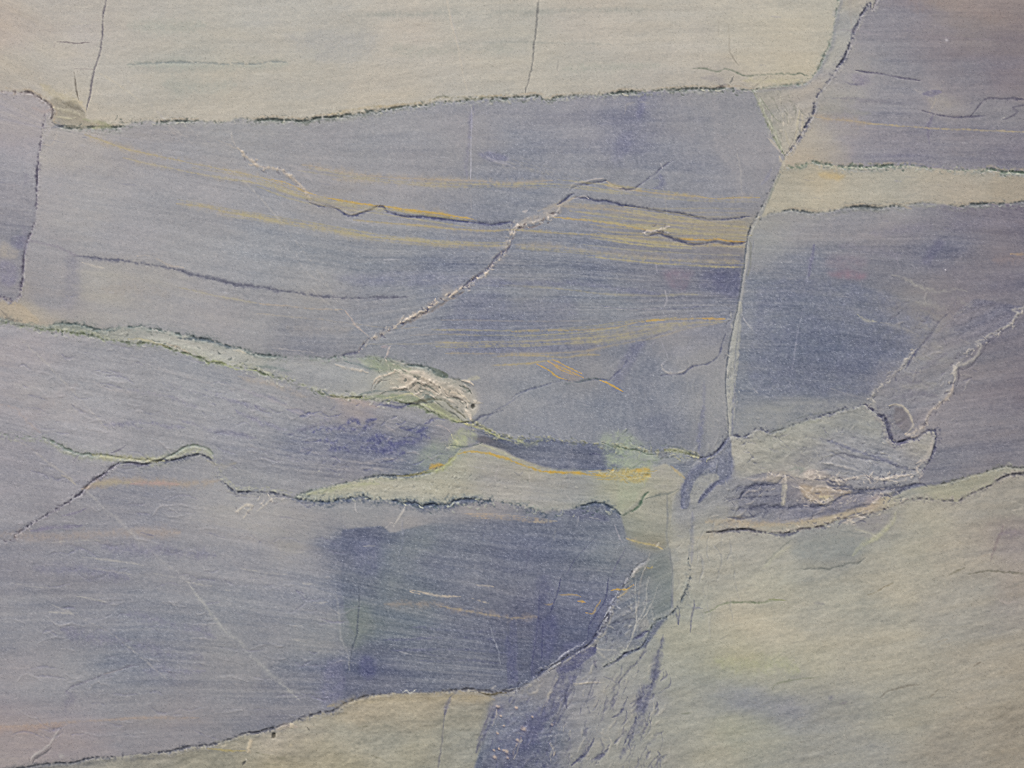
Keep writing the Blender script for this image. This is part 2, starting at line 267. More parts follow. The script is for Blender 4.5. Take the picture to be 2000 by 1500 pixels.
region('bottomright', 'pale_layer', 'broad pale greenish beige layer filling the lower right',
       cat("1180,1303 1262,1262 1303,1206 1314,1190 1314,1100 1306,1070 1300,1060 1240,1000 1212,1006 1260,985 1320,965 1310,1010 1330,1040 1380,1030 1380,1040", 's9b', "2620,910 2620,2100 940,2100 940,1500 960,1350", "1020,1342 1085,1297 1155,1255"),
       "1360,1080,156,156,148 1400,1120,162,160,148 1500,1080,158,156,146 1450,1060,158,156,150 1600,1070,140,142,140 1660,1075,136,138,138 1560,1060,144,146,144 1700,1040,142,138,138 1720,1070,152,152,142 1700,1110,158,156,142 1600,1110,152,152,142 1800,1020,166,163,144 1900,1000,158,152,142 1980,980,150,144,136 1980,1040,142,132,132 1980,1070,146,136,136 1920,1060,156,146,136 1850,1080,164,156,140 1800,1080,160,158,140 1900,1150,152,147,138 1980,1150,154,142,134 1740,1130,166,160,142 1650,1160,160,160,148 1500,1150,166,166,148 1450,1200,176,170,148 1520,1230,176,171,148 1600,1220,164,161,146 1700,1200,156,155,144 1750,1260,168,163,146 1850,1200,154,150,142 1960,1180,148,142,140 1600,1290,168,166,142 1450,1290,172,171,140 1400,1250,164,166,146 1340,1300,152,156,144 1400,1310,158,162,138 1500,1330,160,160,142 1350,1200,154,158,146 1320,1250,156,160,142 1400,1350,140,143,142 1480,1370,132,133,142 1550,1390,132,132,140 1620,1380,148,146,140 1650,1300,162,158,142 1700,1320,158,156,142 1800,1350,158,154,138 1750,1400,152,149,136 1700,1450,148,146,140 1600,1450,144,143,138 1500,1450,150,152,140 1450,1430,152,159,138 1400,1480,154,154,138 1900,1300,158,152,138 1990,1300,152,144,130 1900,1400,154,146,132 1980,1450,146,136,122 1850,1470,146,138,128 1250,1240,136,142,142 1230,1300,146,148,144 1200,1340,148,147,146 1150,1310,122,122,138 1130,1350,124,124,138 1150,1400,132,133,142 1080,1340,138,135,138 1050,1390,112,113,136 1020,1420,100,102,130 1080,1430,112,113,134 1050,1460,94,96,126 1000,1480,104,105,128 990,1370,128,127,138 970,1420,116,117,136 1130,1450,130,131,138 1200,1400,142,143,142 1250,1380,128,129,142 1250,1430,142,144,142 1200,1470,146,146,138 1130,1490,140,140,136 1300,1420,152,154,142 1330,1350,148,151,142 1300,1480,148,148,140 2300,1300,150,142,130", -0.16)
region('fan', 'stone_wedge', 'dark fan of thin splinters beside the curved crack',
       cat("1225,1136 1240,1108 1262,1095 1300,1060 1312,1100 1312,1140 1310,1190", "1303,1206 1283,1214 1270,1232 1262,1250 1250,1266 1225,1275 1200,1293 1180,1303 1155,1262 1170,1235 1190,1190 1207,1160"),
       "1240,1130,128,133,134 1260,1120,126,134,126 1290,1120,122,130,128 1300,1160,126,138,132 1290,1180,124,136,134 1255,1150,106,110,132 1260,1190,116,118,134 1220,1180,106,109,132 1210,1220,104,107,132 1230,1240,108,112,132 1200,1250,116,118,138 1175,1280,136,138,142 1200,1285,146,146,142 1250,1210,138,138,140 1230,1270,134,136,142 1290,1200,120,136,136", -0.5)
region('patch_green', 'green_patch', 'grey green patch under the pale wedge tip',
       refine(P("1212,1006 1235,985 1262,972 1300,962 1312,990 1310,1030 1302,1068 1270,1075 1235,1062 1222,1040"), 3, 90),
       "1250,1010,142,152,134 1280,980,160,160,148 1260,1040,138,146,130 1295,1020,142,146,142 1290,1060,150,146,124 1225,1030,140,146,138", 0.15)
region('bottomleft', 'beige_layer', 'greenish beige layer under the rising seam along the bottom',
       cat(LN['s7'][LN['s7'][:, 0] < 965], "958,1380 945,1420 940,1460 925,1502 920,2100 -620,2100"),
       "100,1500,142,138,134 300,1490,142,139,130 450,1450,154,148,128 480,1480,146,143,124 420,1480,140,140,126 550,1450,168,158,142 600,1420,158,154,140 620,1470,156,153,132 560,1490,158,152,124 700,1390,162,152,130 780,1380,160,152,130 680,1430,150,151,136 750,1450,152,153,138 850,1370,158,148,126 920,1365,154,142,122 880,1400,150,149,134 900,1450,146,147,136 800,1480,152,152,132 650,1495,152,150,122 930,1390,140,140,130", -0.02)
region('chip', 'broken_zone', 'small crushed green beige patch on the seam at upper left',
       refine(P("97,196 112,190 128,198 145,196 160,212 168,226 172,236 205,240 212,249 170,251 140,250 108,243 100,232 104,215"), 2.0, 41),
       "105,200,158,150,132 120,215,166,160,140 140,205,142,136,120 135,230,164,158,136 160,225,150,143,126 185,243,162,154,124 110,240,140,134,128", 0.6)

lab0 = lab.copy()

# bedding coordinate: follows the traced layers of the middle block, plain slopes elsewhere
def g(s):
    p = np.array(P(s)); return np.interp(xs, p[:, 0], p[:, 1]).astype(np.float32)
GU = [np.full(NX, -400.0, np.float32), g("0,178 100,245 300,238 600,232 900,197 1200,181 1470,175"),
      g("0,240 150,262 310,305 500,345 580,368 700,397 900,423 1100,445 1300,457 1470,470"),
      g("0,350 350,400 500,423 700,460 900,478 1100,483 1260,502 1400,508"),
      g("0,480 150,498 300,515 400,545 500,563 700,585 900,560 1100,563 1450,578"),
      g("0,630 200,650 500,693 700,695 850,668 1050,662 1200,655 1300,637 1450,627"),
      g("0,640 300,672 500,722 700,775 900,828 1100,862 1450,890"),
      g("0,850 300,930 600,975 900,980 1200,1000 1450,1000"),
      g("0,1045 300,1045 600,1100 1000,1205 1200,1230"), g("0,1418 300,1402 600,1400 1200,1380"),
      np.full(NX, 1850.0, np.float32)]
V = Y.copy(); vv = -400.0
vals = [-400, 200, 330, 400, 520, 660, 700, 930, 1090, 1400, 1850]
for k in range(len(GU) - 1):
    a, b = GU[k][None, :], GU[k + 1][None, :]
    m = (Y >= a) & (Y <= b)
    t = (Y - a) / np.maximum(b - a, 1)
    V = np.where(m, vals[k] + t * (vals[k + 1] - vals[k]), V)
V = V.astype(np.float32)
for key in ('topright', 'band', 'right', 'farright', 'ellipse', 'vein_right', 'right_pale', 'breccia', 'bottomright', 'fan', 'patch_green', 'strip', 'chip', 'lens'):
    i, C, slope, amp = REG[key]
    m = lab == i
    V[m] = (Y - slope * (X - 1500) + 14 * vn(X / 260, Y / 200, 60))[m]

# ------------------------------------------------------------------ base colour of every region (8-bit sRGB values, as floats)
RGB = np.zeros((NY, NX, 3), np.float32)
WX = X + 22 * fbm(X / 90, Y / 60, 301, 3) + 4 * vn(X / 9, Y / 9, 305)
WY = Y + 14 * fbm(X / 110, Y / 45, 311, 3) + 3 * vn(X / 9, Y / 7, 315)
for key, (i, C, slope, amp) in REG.items():
    m = lab == i
    if not m.any(): continue
    x, y = WX[m], WY[m]
    num = np.zeros((x.size, 3), np.float32); den = np.zeros(x.size, np.float32)
    for cx, cy, r, gg, b in C:
        d2 = (x - cx) ** 2 * 0.7 + (y - cy) ** 2 * 1.3
        wgt = 1 / (d2 + 1500.0) ** 2.1
        num += wgt[:, None] * np.array([r, gg, b], np.float32); den += wgt
    RGB[m] = num / den[:, None]
def blur(a, n=1):
    for _ in range(n):
        p = np.pad(a, ((1, 1), (1, 1)) + ((0, 0),) * (a.ndim - 2), mode='edge')
        a = (p[:-2, 1:-1] + p[2:, 1:-1] + p[1:-1, :-2] + p[1:-1, 2:] + 2 * a) / 6
    return a
RGB = blur(RGB, 3)
_soft = sstep(1, 0, np.hypot((X - 1350) / 75, (Y - 1040) / 150)) + sstep(1, 0, np.hypot((X - 1262) / 60, (Y - 1060) / 60)) + sstep(1, 0, np.hypot((X - 960) / 40, (Y - 1420) / 110)) + sstep(1, 0, np.hypot((X - 1430) / 60, (Y - 960) / 80))
_soft += sstep(1, 0, np.hypot((X - 960) / 230, (Y - 1012) / 26)) + sstep(1, 0, np.hypot((X - 1950) / 70, (Y - 595) / 40))
_soft += sstep(1, 0, np.hypot((X - 925) / 42, (Y - 765) / 50)) + sstep(1, 0, np.hypot((X - 560) / 90, (Y - 725) / 50)) + sstep(1, 0, np.hypot((X - 660) / 70, (Y - 735) / 50))
_soft = np.clip(_soft * 2, 0, 1)[..., None]
RGB = RGB * (1 - _soft) + blur(RGB, 60) * _soft            # alteration fronts there are gradual
H = np.zeros((NY, NX), np.float32)            # relief in millimetres

# blueness decides how granular and streaky the stone is
blue = np.clip((RGB[..., 2] - RGB[..., 0]) / 22, 0, 1)
lum = np.zeros((NY, NX), np.float32)
lum += 5.0 * fbm(X / 420, V / 13, 401, 3) * (0.5 + 0.7 * blue)
lum += 4.6 * fbm(X / 190, V / 5.0, 411, 2) * (0.45 + 0.8 * blue)
lum += 1.5 * vn(X / 46, V / 2.8, 421) * (0.45 + 0.8 * blue) * (1 + 0.6 * vn(X / 130, Y / 60, 423))
lum += 1.6 * vn(X / 6, V / 3.4, 425) * (0.35 + 0.75 * blue) * (1 + 0.5 * vn(X / 60, Y / 40, 427))
lum += 3.0 * fbm(X / 70 + 3, Y / 42, 431, 4)
lum += 1.6 * fbm(X / 16, Y / 10, 441, 2)
lum += 4.0 * blue                      # the blue stone carries many pale flecks
AMP = np.ones((NY, NX), np.float32)
for _k, _v in (('bottomright', 1.0), ('ellipse', 1.6), ('right_pale', 1.8), ('breccia', 1.8), ('midleft', 1.25), ('strip', 1.3), ('vein_right', 1.5), ('band', 1.2), ('wedge', 1.5), ('seam_fill', 1.4), ('patch_green', 1.6), ('bottomleft', 1.5), ('farright', 1.2), ('fan', 1.3)):
    AMP[lab == REG[_k][0]] = _v
AMP = blur(AMP, 3)
_br = (lab == REG['bottomright'][0]) | (lab == REG['ellipse'][0]) | (lab == REG['bottomleft'][0])
lum += _br * (5.0 * fbm(X / 55 + Y / 90, Y / 20 + X / 120, 471, 4, 0.65) + 3.0 * vn(X / 5.2, Y / 3.9, 477) + 2.6 * vn(X / 12, Y / 8, 479))
RGB += (lum * AMP)[..., None] * np.array([1.06, 1.0, 0.78], np.float32)
tint = 1.5 * fbm(X / 160, V / 22, 451, 3) + 1.6 * fbm(X / 130, Y / 90, 456, 3)
RGB += _br[..., None] * np.array([4.0, 4.5, 4.0], np.float32)
RGB += blur((lab == REG['right_pale'][0]).astype(np.float32), 6)[..., None] * np.array([-9.0, -9.0, 1.0], np.float32)
RGB += (lab == REG['top'][0])[..., None] * np.array([2.0, 1.0, 2.0], np.float32)
RGB += tint[..., None] * np.array([0.9, 0.25, -1.0], np.float32)
gr = 0.8 * fbm(X / 190, Y / 120, 466, 3)
RGB += gr[..., None] * np.array([-0.8, 0.7, -0.6], np.float32)

# ------------------------------------------------------------------ strokes
_n8 = vn(X / 9, Y / 9, 501) * 0.7 + vn(X / 23, Y / 23, 502) * 0.6
_n3 = vn(X / 3.2, Y / 3.2, 503)
_ns = 0.5 * vn(X / 58, Y / 58, 504) + 0.45 * vn(X / 4.2, Y / 4.2, 505) + 0.3 * vn(X / 10, Y / 10, 506)
SC = [7000]
_sp = vn(X / 3.4, Y / 2.6, 507) * 0.7 + vn(X / 7.5, Y / 5, 508) * 0.6
def stroke(pts, col, w=2.0, a=1.0, jit=1.5, mod=0.5, h=0.0, soft=False, part_name=None, label=None, wl=None, taper=True, ext=True, spk=False, off=0.0, pw=2.0):
    """One mineral line laid along traced points. w half width, a strength, h relief in mm."""
    SC[0] += 7
    if isinstance(pts, str):
        if pts in LN: L = LN[pts]
        else: L = refine(extend(P(pts)) if ext else P(pts), jit, SC[0])
    else: L = pts
    if off:
        tan = np.gradient(L, axis=0); tan /= (np.hypot(tan[:, 0], tan[:, 1])[:, None] + 1e-9)
        s0 = np.arange(len(L)) / 5.0
        L = L + np.stack([-tan[:, 1], tan[:, 0]], 1) * (off * (1 + 0.6 * vn(s0, s0 * 0, SC[0])))[:, None]
    R = w * 2.6 + 3
    x0, x1 = L[:, 0].min() - R, L[:, 0].max() + R
    y0, y1 = L[:, 1].min() - R, L[:, 1].max() + R
    J0, J1 = np.searchsorted(xs, [x0, x1]); I0, I1 = np.searchsorted(ys, [y0, y1])
    if J1 <= J0 or I1 <= I0: return
    D = np.full((I1 - I0, J1 - J0), 1e9, np.float32)
    seg = np.hypot(*np.diff(L, axis=0).T); S = np.concatenate([[0], np.cumsum(seg)]); T = S[-1]
    # group segments to keep the number of windows low
    step = 2
    for k in range(0, len(L) - 1, step):
        ks = L[k:k + step + 1]
        a0, a1 = ks[:, 0].min() - R, ks[:, 0].max() + R
        b0, b1 = ks[:, 1].min() - R, ks[:, 1].max() + R
        j0, j1 = np.searchsorted(xs, [a0, a1]); i0, i1 = np.searchsorted(ys, [b0, b1])
        if j1 <= j0 or i1 <= i0: continue
        xx = xs[j0:j1][None, :]; yy = ys[i0:i1][:, None]
        sub = D[i0 - I0:i1 - I0, j0 - J0:j1 - J0]
        for q in range(len(ks) - 1):
            ax, ay = ks[q]; dx, dy = ks[q + 1] - ks[q]; l2 = dx * dx + dy * dy + 1e-9
            t = np.clip(((xx - ax) * dx + (yy - ay) * dy) / l2, 0, 1)
            d = (xx - ax - t * dx) ** 2 + (yy - ay - t * dy) ** 2
            if taper:
                s = (S[k + q] + t * math.sqrt(l2))
                e = np.minimum(np.minimum(s / min(28, T * .4 + 1), (T - s) / min(28, T * .4 + 1)) + 0.12, 1)
                d = d / np.maximum(e, 0.05) ** 1.2
            np.minimum(sub, d, out=sub)
    D = np.sqrt(D)
    sl = (slice(I0, I1), slice(J0, J1))
    D0 = D
    w = max(w * 1.08, 1.55)
    if col is not None and col[0] - col[2] > 45:
        mu = sum(col) / 3; col = tuple(mu + (c - mu) * 0.85 + d_ for c, d_ in zip(col, (-7, 3, 4)))
    a = min(a * 1.12, 1.0)
    D = np.abs(D + min(0.9, 0.35 * w + 0.2) * _n3[sl])
    ww = w * (1 + 0.3 * _n8[sl] + 0.45 * _ns[sl])
    al = np.exp(-(D / np.maximum(ww, 0.3)) ** pw)
    m = np.clip(1 - mod * (0.4 - 1.0 * _ns[sl] - 0.25 * _n3[sl]), 0, 1.15)
    al2 = np.clip(al * a * m, 0, 1)
    if spk: al2 = al2 * sstep(0.12, 0.6, (_sp if spk > 0 else -_sp)[sl])
    if col is not None:
        c = np.array(col, np.float32)
        RGB[sl] += (c - RGB[sl]) * al2[..., None]
    if h: H[sl] += h * al * np.clip(m, 0, 1)
    if part_name:
        i = part(part_name, label)
        lab[sl][D0 < (wl if wl else max(w * 0.9, 1.6))] = i
def blob(poly, col, a=0.6, edge=8.0, noise=0.35, jit=3.0, h=0.0, part_name=None, label=None):
    """A soft-edged stain inside a traced outline."""
    SC[0] += 7
    p = P(poly); L = refine(p + [p[0]], jit, SC[0])
    R = edge * 2.5
    if col[2] - col[0] > 15 and col[0] < 125: a *= 0.7
    j0, j1 = np.searchsorted(xs, [L[:, 0].min() - R, L[:, 0].max() + R]); i0, i1 = np.searchsorted(ys, [L[:, 1].min() - R, L[:, 1].max() + R])
    m = poly_mask(L, i0, i1, j0, j1).astype(np.float32)
    if part_name:
        i = part(part_name, label); lab[i0:i1, j0:j1][m > 0.5] = i
    m = blur(m, max(1, int((edge / 2) ** 2 * 0.8)))
    sl = (slice(i0, i1), slice(j0, j1))
    al = np.clip(m * a * (1 + noise * (1.2 * _n8[sl] + 0.5 * _n3[sl])), 0, 1)
    RGB[sl] += (np.array(col, np.float32) - RGB[sl]) * al[..., None]
    if h: H[sl] += h * m
DK = (84, 90, 96); DG = (88, 96, 92); NV = (82, 86, 112); WH = (196, 192, 184); PW = (186, 178, 166)
PG = (163, 165, 157); YG = (178, 178, 128); OC = (186, 162, 116); OR = (200, 150, 70); TN = (182, 166, 142)
def seam(name, dark=DK, pale=PG, w=1.9, off=4.0, a=0.8, label=None, halo=0.35, hw=11, tan=True, part_name='dark_seam'):
    """A toothed seam: several broken dark and pale strands that part and join, over a soft halo."""
    L = LN[name]
    gm = sum(pale) / 3.0; pale = tuple(gm + (c - gm) * 0.6 for c in pale)
    if halo: stroke(L, pale, hw, halo * 0.55, mod=0.9)
    z = np.arange(len(L), dtype=float)
    tan_ = np.gradient(L, axis=0); tan_ /= (np.hypot(tan_[:, 0], tan_[:, 1])[:, None] + 1e-9)
    nr_ = np.stack([-tan_[:, 1], tan_[:, 0]], 1)
    sgn = 1 if off >= 0 else -1
    def strand(o, amp, k):
        q = o + amp * (vn(z / 4.5, z * 0 + k, 900 + k) + 0.6 * vn(z / 1.7, z * 0 + k, 930 + k)) * (1 + 0.7 * vn(z / 17, z * 0, 950 + k))
        return L + nr_ * q[:, None]
    pl = tuple(min(215, c + 14) for c in pale)
    if abs(off) > 0.1:
        stroke(strand(off * 0.8, 1.2, 1), pl, 1.7, 0.6, mod=1.2, h=0.3)
        stroke(strand(off * 1.5, 1.8, 2), pale, 2.2, 0.5, mod=1.2)
    if tan: stroke(strand(-sgn * 4.5, 1.2, 3), TN, 2.2, 0.5, mod=1.1)
    stroke(L, dark, w * 3.2, a * 0.6, mod=0.9, spk=-1, h=-0.15)
    stroke(strand(off * .5, 1.5, 8), tuple(min(220, c + 22) for c in pale), 5.0, 0.7, mod=0.8, spk=1, h=0.3)
    stroke(strand(0, 0.6, 4), dark, w * 2.4, a * 0.3, mod=0.9)
    stroke(strand(sgn * 1.6, 1.6, 5), dark, 1.5, a * 0.6, mod=1.5)
    stroke(strand(-sgn * 1.4, 1.3, 6), dark, 1.4, a * 0.5, mod=1.6)
    stroke(L, dark, w * 0.8, a * 0.5, mod=1.2, h=-1.0, part_name=part_name, label=label, wl=3.0)
    stroke(strand(0, 0.5, 7), tuple(c * 0.85 for c in dark), w * 0.6, a * 0.55, mod=1.9, h=-0.5)

# -- colour trim: the photographed stone is greyer than the traced values
_g = RGB.mean(-1, keepdims=True)
RGB = _g + (RGB - _g) * np.array([0.78, 0.78, 0.84], np.float32)
_grn = np.maximum(RGB[..., 1] - (RGB[..., 0] + RGB[..., 2]) / 2 - 1, 0)
RGB[..., 1] -= 0.45 * _grn
RGB += (1 - np.clip((RGB[..., 2] - RGB[..., 0]) / 16 + 0.5, 0, 1))[..., None] * np.array([1.0, 2.0, -1.0], np.float32)
RGB += np.clip((RGB[..., 2] - RGB[..., 0]) / 16, 0, 1)[..., None] * np.array([-3.0, 0.8, 0.5], np.float32)

_L = RGB.mean(-1); _bl = np.clip((RGB[..., 2] - RGB[..., 0]) / 8, 0, 1)
_f = ((0.9 - 0.38 * sstep(118, 158, _L)) * _bl + 1 - _bl)[..., None]
RGB = _L[..., None] + (RGB - _L[..., None]) * _f + (2.0 * sstep(125, 150, _L) - 5.0 * sstep(135, 112, _L) * _bl)[..., None]
# ---------------- stains and darker or paler patches
blob("1046,1130 1075,1125 1085,1200 1075,1300 1048,1325 1036,1310", (98, 102, 127), .45, 6)
blob("1172,862 1180,846 1200,840 1232,843 1255,858 1270,880 1282,900 1262,915 1225,921 1190,920 1178,900", (156, 167, 148), .6, 11, .6, 9)
blob("1228,905 1262,900 1275,912 1262,940 1240,975 1212,996 1208,960 1212,930", (160, 167, 146), .5, 8)
blob("820,880 850,862 890,868 905,885 880,910 840,918 815,905", (142, 153, 138), .45, 14)
blob("880,850 905,838 925,842 932,856 915,868 890,876 878,866", (172, 178, 144), .6, 6, .5, 4)
blob("672,1190 690,1175 722,1180 715,1230 700,1262 672,1255 668,1220", (118, 128, 124), .35, 14)
blob("690,1060 740,1055 750,1090 730,1130 700,1120", (108, 112, 140), .4, 14)
blob("765,1070 830,1040 845,1070 800,1100 770,1160 750,1150", (124, 132, 134), .3, 18)
blob("705,1280 730,1285 735,1310 718,1328 702,1310", (86, 90, 124), .7, 8)
blob("640,1290 668,1288 672,1340 660,1372 632,1378 628,1330", (112, 114, 138), .7, 10)
blob("1188,1162 1205,1172 1190,1210 1165,1250 1150,1240 1165,1200", (96, 100, 132), .4, 8)
blob("1055,1210 1085,1200 1090,1250 1070,1290 1050,1270", (86, 90, 124), .5, 10)
blob("1245,185 1258,185 1256,228 1243,226", (110, 112, 142), .6, 6)
blob("1210,262 1232,258 1228,300 1195,312", (114, 117, 144), .4, 10)
blob("930,300 955,296 990,306 985,316 950,312", (112, 114, 142), .7, 6)
blob("650,538 780,532 930,540 990,545 985,560 880,560 700,556", (118, 122, 145), .5, 9)
blob("1370,530 1447,528 1444,575 1420,578 1370,565", (96, 98, 128), .55, 12)
blob("900,575 960,570 1000,590 990,640 920,655 860,650 870,620", (116, 120, 142), .45, 14)
blob("1000,590 1100,580 1130,610 1090,640 1010,650", (116, 118, 140), .35, 16)
blob("900,665 1060,668 1180,668 1150,684 1000,692 880,685", (108, 112, 138), .5, 9)
blob("1235,670 1260,668 1240,700 1215,740 1195,760 1215,700", (106, 109, 136), .5, 8)
blob("20,463 50,462 54,480 40,486 22,476", (112, 112, 134), .8, 5)
blob("0,510 28,515 35,545 20,560 0,550", (130, 128, 146), .6, 8)
blob("8,470 22,482 38,490 30,505 0,500 0,476", (166, 160, 152), .6, 6)
blob("130,495 150,505 155,560 140,600 125,590 130,540", (136, 136, 146), .5, 10)
blob("1665,143 1698,146 1695,165 1668,163", (124, 118, 140), .5, 8)
blob("1812,192 1845,190 1860,210 1828,218", (160, 155, 150), .6, 6)
blob("1800,183 1822,177 1838,180 1825,187 1808,187", (112, 110, 134), .8, 3)
blob("1612,530 1650,528 1690,534 1680,545 1630,543", (144, 120, 132), .5, 8)
blob("1620,500 1680,498 1690,520 1640,528 1610,515", (136, 126, 136), .4, 12)
blob("1812,488 1832,470 1845,475 1828,495 1815,515 1800,512", (104, 104, 128), .6, 8)
blob("1290,530 1320,525 1355,530 1345,545 1335,565 1310,560", (136, 120, 134), .45, 9)
blob("1748,794 1765,798 1776,815 1778,835 1765,842 1752,830 1745,812", (122, 118, 122), .7, 4, .3, 2, part_name='dark_lens', label='small dark grey oval in a white rim')
blob("1560,945 1600,952 1660,958 1655,968 1625,972 1600,985 1575,978 1565,962", (172, 156, 134), .6, 6)
blob("1600,968 1628,968 1622,985 1600,990", (186, 176, 148), .7, 3, .5, 3)
blob("1570,915 1612,920 1615,932 1590,935 1570,926", (176, 166, 158), .6, 6)
blob("1695,972 1720,965 1715,985 1695,1000 1680,995", (176, 160, 150), .5, 6)
blob("1500,920 1532,922 1533,940 1500,942", (180, 172, 156), .5, 5)
blob("1528,945 1536,945 1532,985 1524,982", (176, 172, 156), .8, 3)
blob("860,560 875,556 885,566 870,580", (168, 158, 150), .3, 8)
blob("755,710 790,708 850,750 900,760 925,780 925,805 905,812 890,790 850,772 800,762 760,760", (178, 170, 154), .4, 10)
blob("780,735 800,720 860,750 900,765 880,775 830,770 790,755", (182, 168, 152), .45, 10)
blob("700,700 735,698 800,718 820,735 780,728 730,722", (142, 152, 130), .65, 6)
blob("700,778 740,770 790,770 825,783 800,787 760,781", (138, 148, 124), .75, 4)
blob("820,785 850,786 885,812 905,822 880,824 850,806", (140, 144, 118), .65, 4)
blob("838,715 858,722 875,733 868,738 848,730", (104, 114, 104), .85, 3, .2, 1.5)
blob("825,765 842,768 850,780 840,786 826,778", (118, 130, 126), .7, 4)
blob("1240,412 1330,422 1460,432 1458,455 1440,472 1380,466 1310,452 1240,440", (154, 148, 136), .25, 10)
blob("1350,432 1462,438 1458,468 1400,462 1340,450", (160, 150, 132), .25, 9)
blob("1130,655 1250,640 1380,628 1330,640 1280,652 1180,672 1110,674", (150, 146, 138), .5, 8)
blob("1172,922 1240,916 1269,914 1268,932 1255,941 1200,940 1160,930", (180, 168, 118), .6, 5, .8, 3, part_name='ochre_vein', label='widest, brightest yellow end of the ochre vein')
blob("842,905 862,905 868,912 850,920 838,916", (188, 158, 96), .7, 4)
blob("515,370 560,372 610,385 660,395 740,402 738,410 700,414 685,420 660,408 612,397 590,385", (160, 152, 136), .45, 6)
blob("1598,338 1625,338 1650,344 1640,352 1605,347", (188, 166, 118), .5, 6)
blob("1370,898 1400,888 1426,890 1428,915 1418,935 1395,925 1375,915", (116, 120, 142), .5, 6)
blob("1030,1395 1065,1385 1060,1430 1035,1465 1010,1450", (92, 94, 128), .5, 12)
blob("1010,1415 1030,1412 1000,1490 960,1496 975,1440", (104, 106, 132), .35, 14)
blob("955,1380 985,1378 985,1395 960,1402", (104, 106, 132), .5, 8)
blob("1250,1338 1275,1332 1268,1362 1252,1385 1243,1370", (108, 110, 134), .6, 7)
blob("1275,1280 1286,1276 1282,1320 1272,1330", (106, 108, 132), .6, 6)
blob("1100,1255 1160,1252 1150,1275 1100,1310 1085,1308", (96, 98, 128), .5, 8)
blob("1400,1340 1500,1345 1580,1375 1600,1400 1520,1400 1420,1375", (132, 133, 142), .2, 22)

_r = np.random.default_rng(31)
def shards(n, x0, x1, y0, y1, dx, dy, dark, light, l0=8, l1=34, a0=.3, a1=.6, wmax=2.4, keys=None, spread=.35):
    """Short bent splits and ridges of crushed stone."""
    for k in range(n):
        x = _r.uniform(x0, x1); y = _r.uniform(y0, y1)
        if keys:
            q = lab[min(NY - 1, np.searchsorted(ys, y)), min(NX - 1, np.searchsorted(xs, x))]
            if q not in [REG[kk][0] for kk in keys]: continue
        l = _r.uniform(l0, l1); t = math.atan2(dy, dx) + _r.normal(0, spread); b_ = _r.normal(0, .3)
        pts = [(x, y), (x + l * .5 * math.cos(t + b_), y + l * .5 * math.sin(t + b_)), (x + l * math.cos(t), y + l * math.sin(t))]
        s_ = ' '.join('%f,%f' % p for p in pts)
        w_ = _r.uniform(1, wmax); a_ = _r.uniform(a0, a1)
        if k % 5 < 3: stroke(s_, dark, w_, a_, 2, .8, -.4, ext=False)
        else: stroke(s_, light, w_, a_, 2, .8, .4, ext=False)
blob("1475,560 1560,540 1700,560 1790,600 1830,640 1780,700 1720,750 1680,775 1560,770 1470,760", (112, 117, 138), .45, 9, .5, 6)
blob("1440,800 1520,790 1640,780 1700,790 1650,800 1560,826 1500,843 1462,849 1440,852", (150, 152, 151), .5, 9, .7, 5)
blob("1435,985 1445,962 1465,950 1512,946 1530,950 1525,990 1500,1000 1460,1005", (114, 117, 133), .5, 6, .6, 4)
blob("1545,985 1580,980 1640,975 1690,966 1700,985 1650,1000 1580,1012 1540,1005", (118, 120, 136), .5, 6, .6, 4)
# ---------------- seams between the blocks
seam('s1', DG, PG, 1.9, 4.5, .85, 'dark green toothed seam between the beige top layer and the blue block')
seam('s1a', (112, 104, 104), (170, 160, 154), 1.5, 4, .7, 'brownish seam at the upper left edge')
seam('s2b', (124, 136, 124), (170, 170, 150), 2.0, 0, .55, 'faint green seam bounding the beige layer on its right', tan=False)
stroke('s2b', (120, 124, 140), 4, .3, off=4)
seam('s2', (78, 80, 98), (168, 164, 158), 1.6, -5, .85, 'slanting dark crack at upper right', tan=False, part_name='crack', hw=14)
seam('wdg', (128, 136, 116), (166, 168, 146), 1.6, -4, .6, 'greenish crack at the left side of the pointed strip', tan=False, hw=8)
seam('s3a', (92, 96, 104), (170, 170, 152), 1.5, -6, .8, 'dark seam at the left end of the thick beige vein', tan=False, hw=9)
seam('bandt', (98, 112, 102), PG, 2.2, 5, .8, 'toothed green seam above the thick beige vein')
seam('bandb', (92, 98, 100), (150, 152, 146), 1.9, 5, .85, 'dark seam below the thick beige vein')
seam('s4', (100, 96, 112), (162, 157, 158), 1.7, -5, .75, 'upright dark crack at the left edge', tan=False, part_name='crack', halo=.2)
seam('s5t', (98, 110, 110), (150, 158, 146), 1.9, 4, .75, 'upper dark edge of the thin green vein', tan=False, halo=.2)
seam('s5b', (112, 122, 100), (170, 172, 140), 1.9, -4, .7, 'lower yellowish edge of the thin green vein', tan=False, halo=.2)
seam('s5c', (98, 104, 92), (182, 178, 130), 1.6, -2.6, .75, 'yellow green seam through the middle', tan=False, halo=.25, hw=6)
seam('s6', (116, 128, 120), (158, 162, 144), 1.8, 5, .55, 'faint green seam, left, in the lower half', tan=False, halo=.45, hw=9)
seam('s6b', (92, 96, 110), (168, 170, 140), 1.8, -6, .8, 'dark seam under the faint green one, left', tan=False, halo=.35, hw=9)
seam('wt', (92, 100, 108), (168, 172, 140), 1.6, 5, .8, 'dark upper edge of the long pale wedge', tan=False, halo=.25)
seam('wb', (74, 88, 96), (156, 162, 140), 2.6, -6, .9, 'ragged dark lower edge of the long pale wedge', tan=False, halo=.25)
stroke('wb', (84, 92, 116), 6.5, .5, off=3, mod=1.1)
seam('br', (92, 90, 104), (158, 154, 158), 1.7, -4, .85, 'dark crack running down to the left edge', tan=False, part_name='crack', halo=.2)
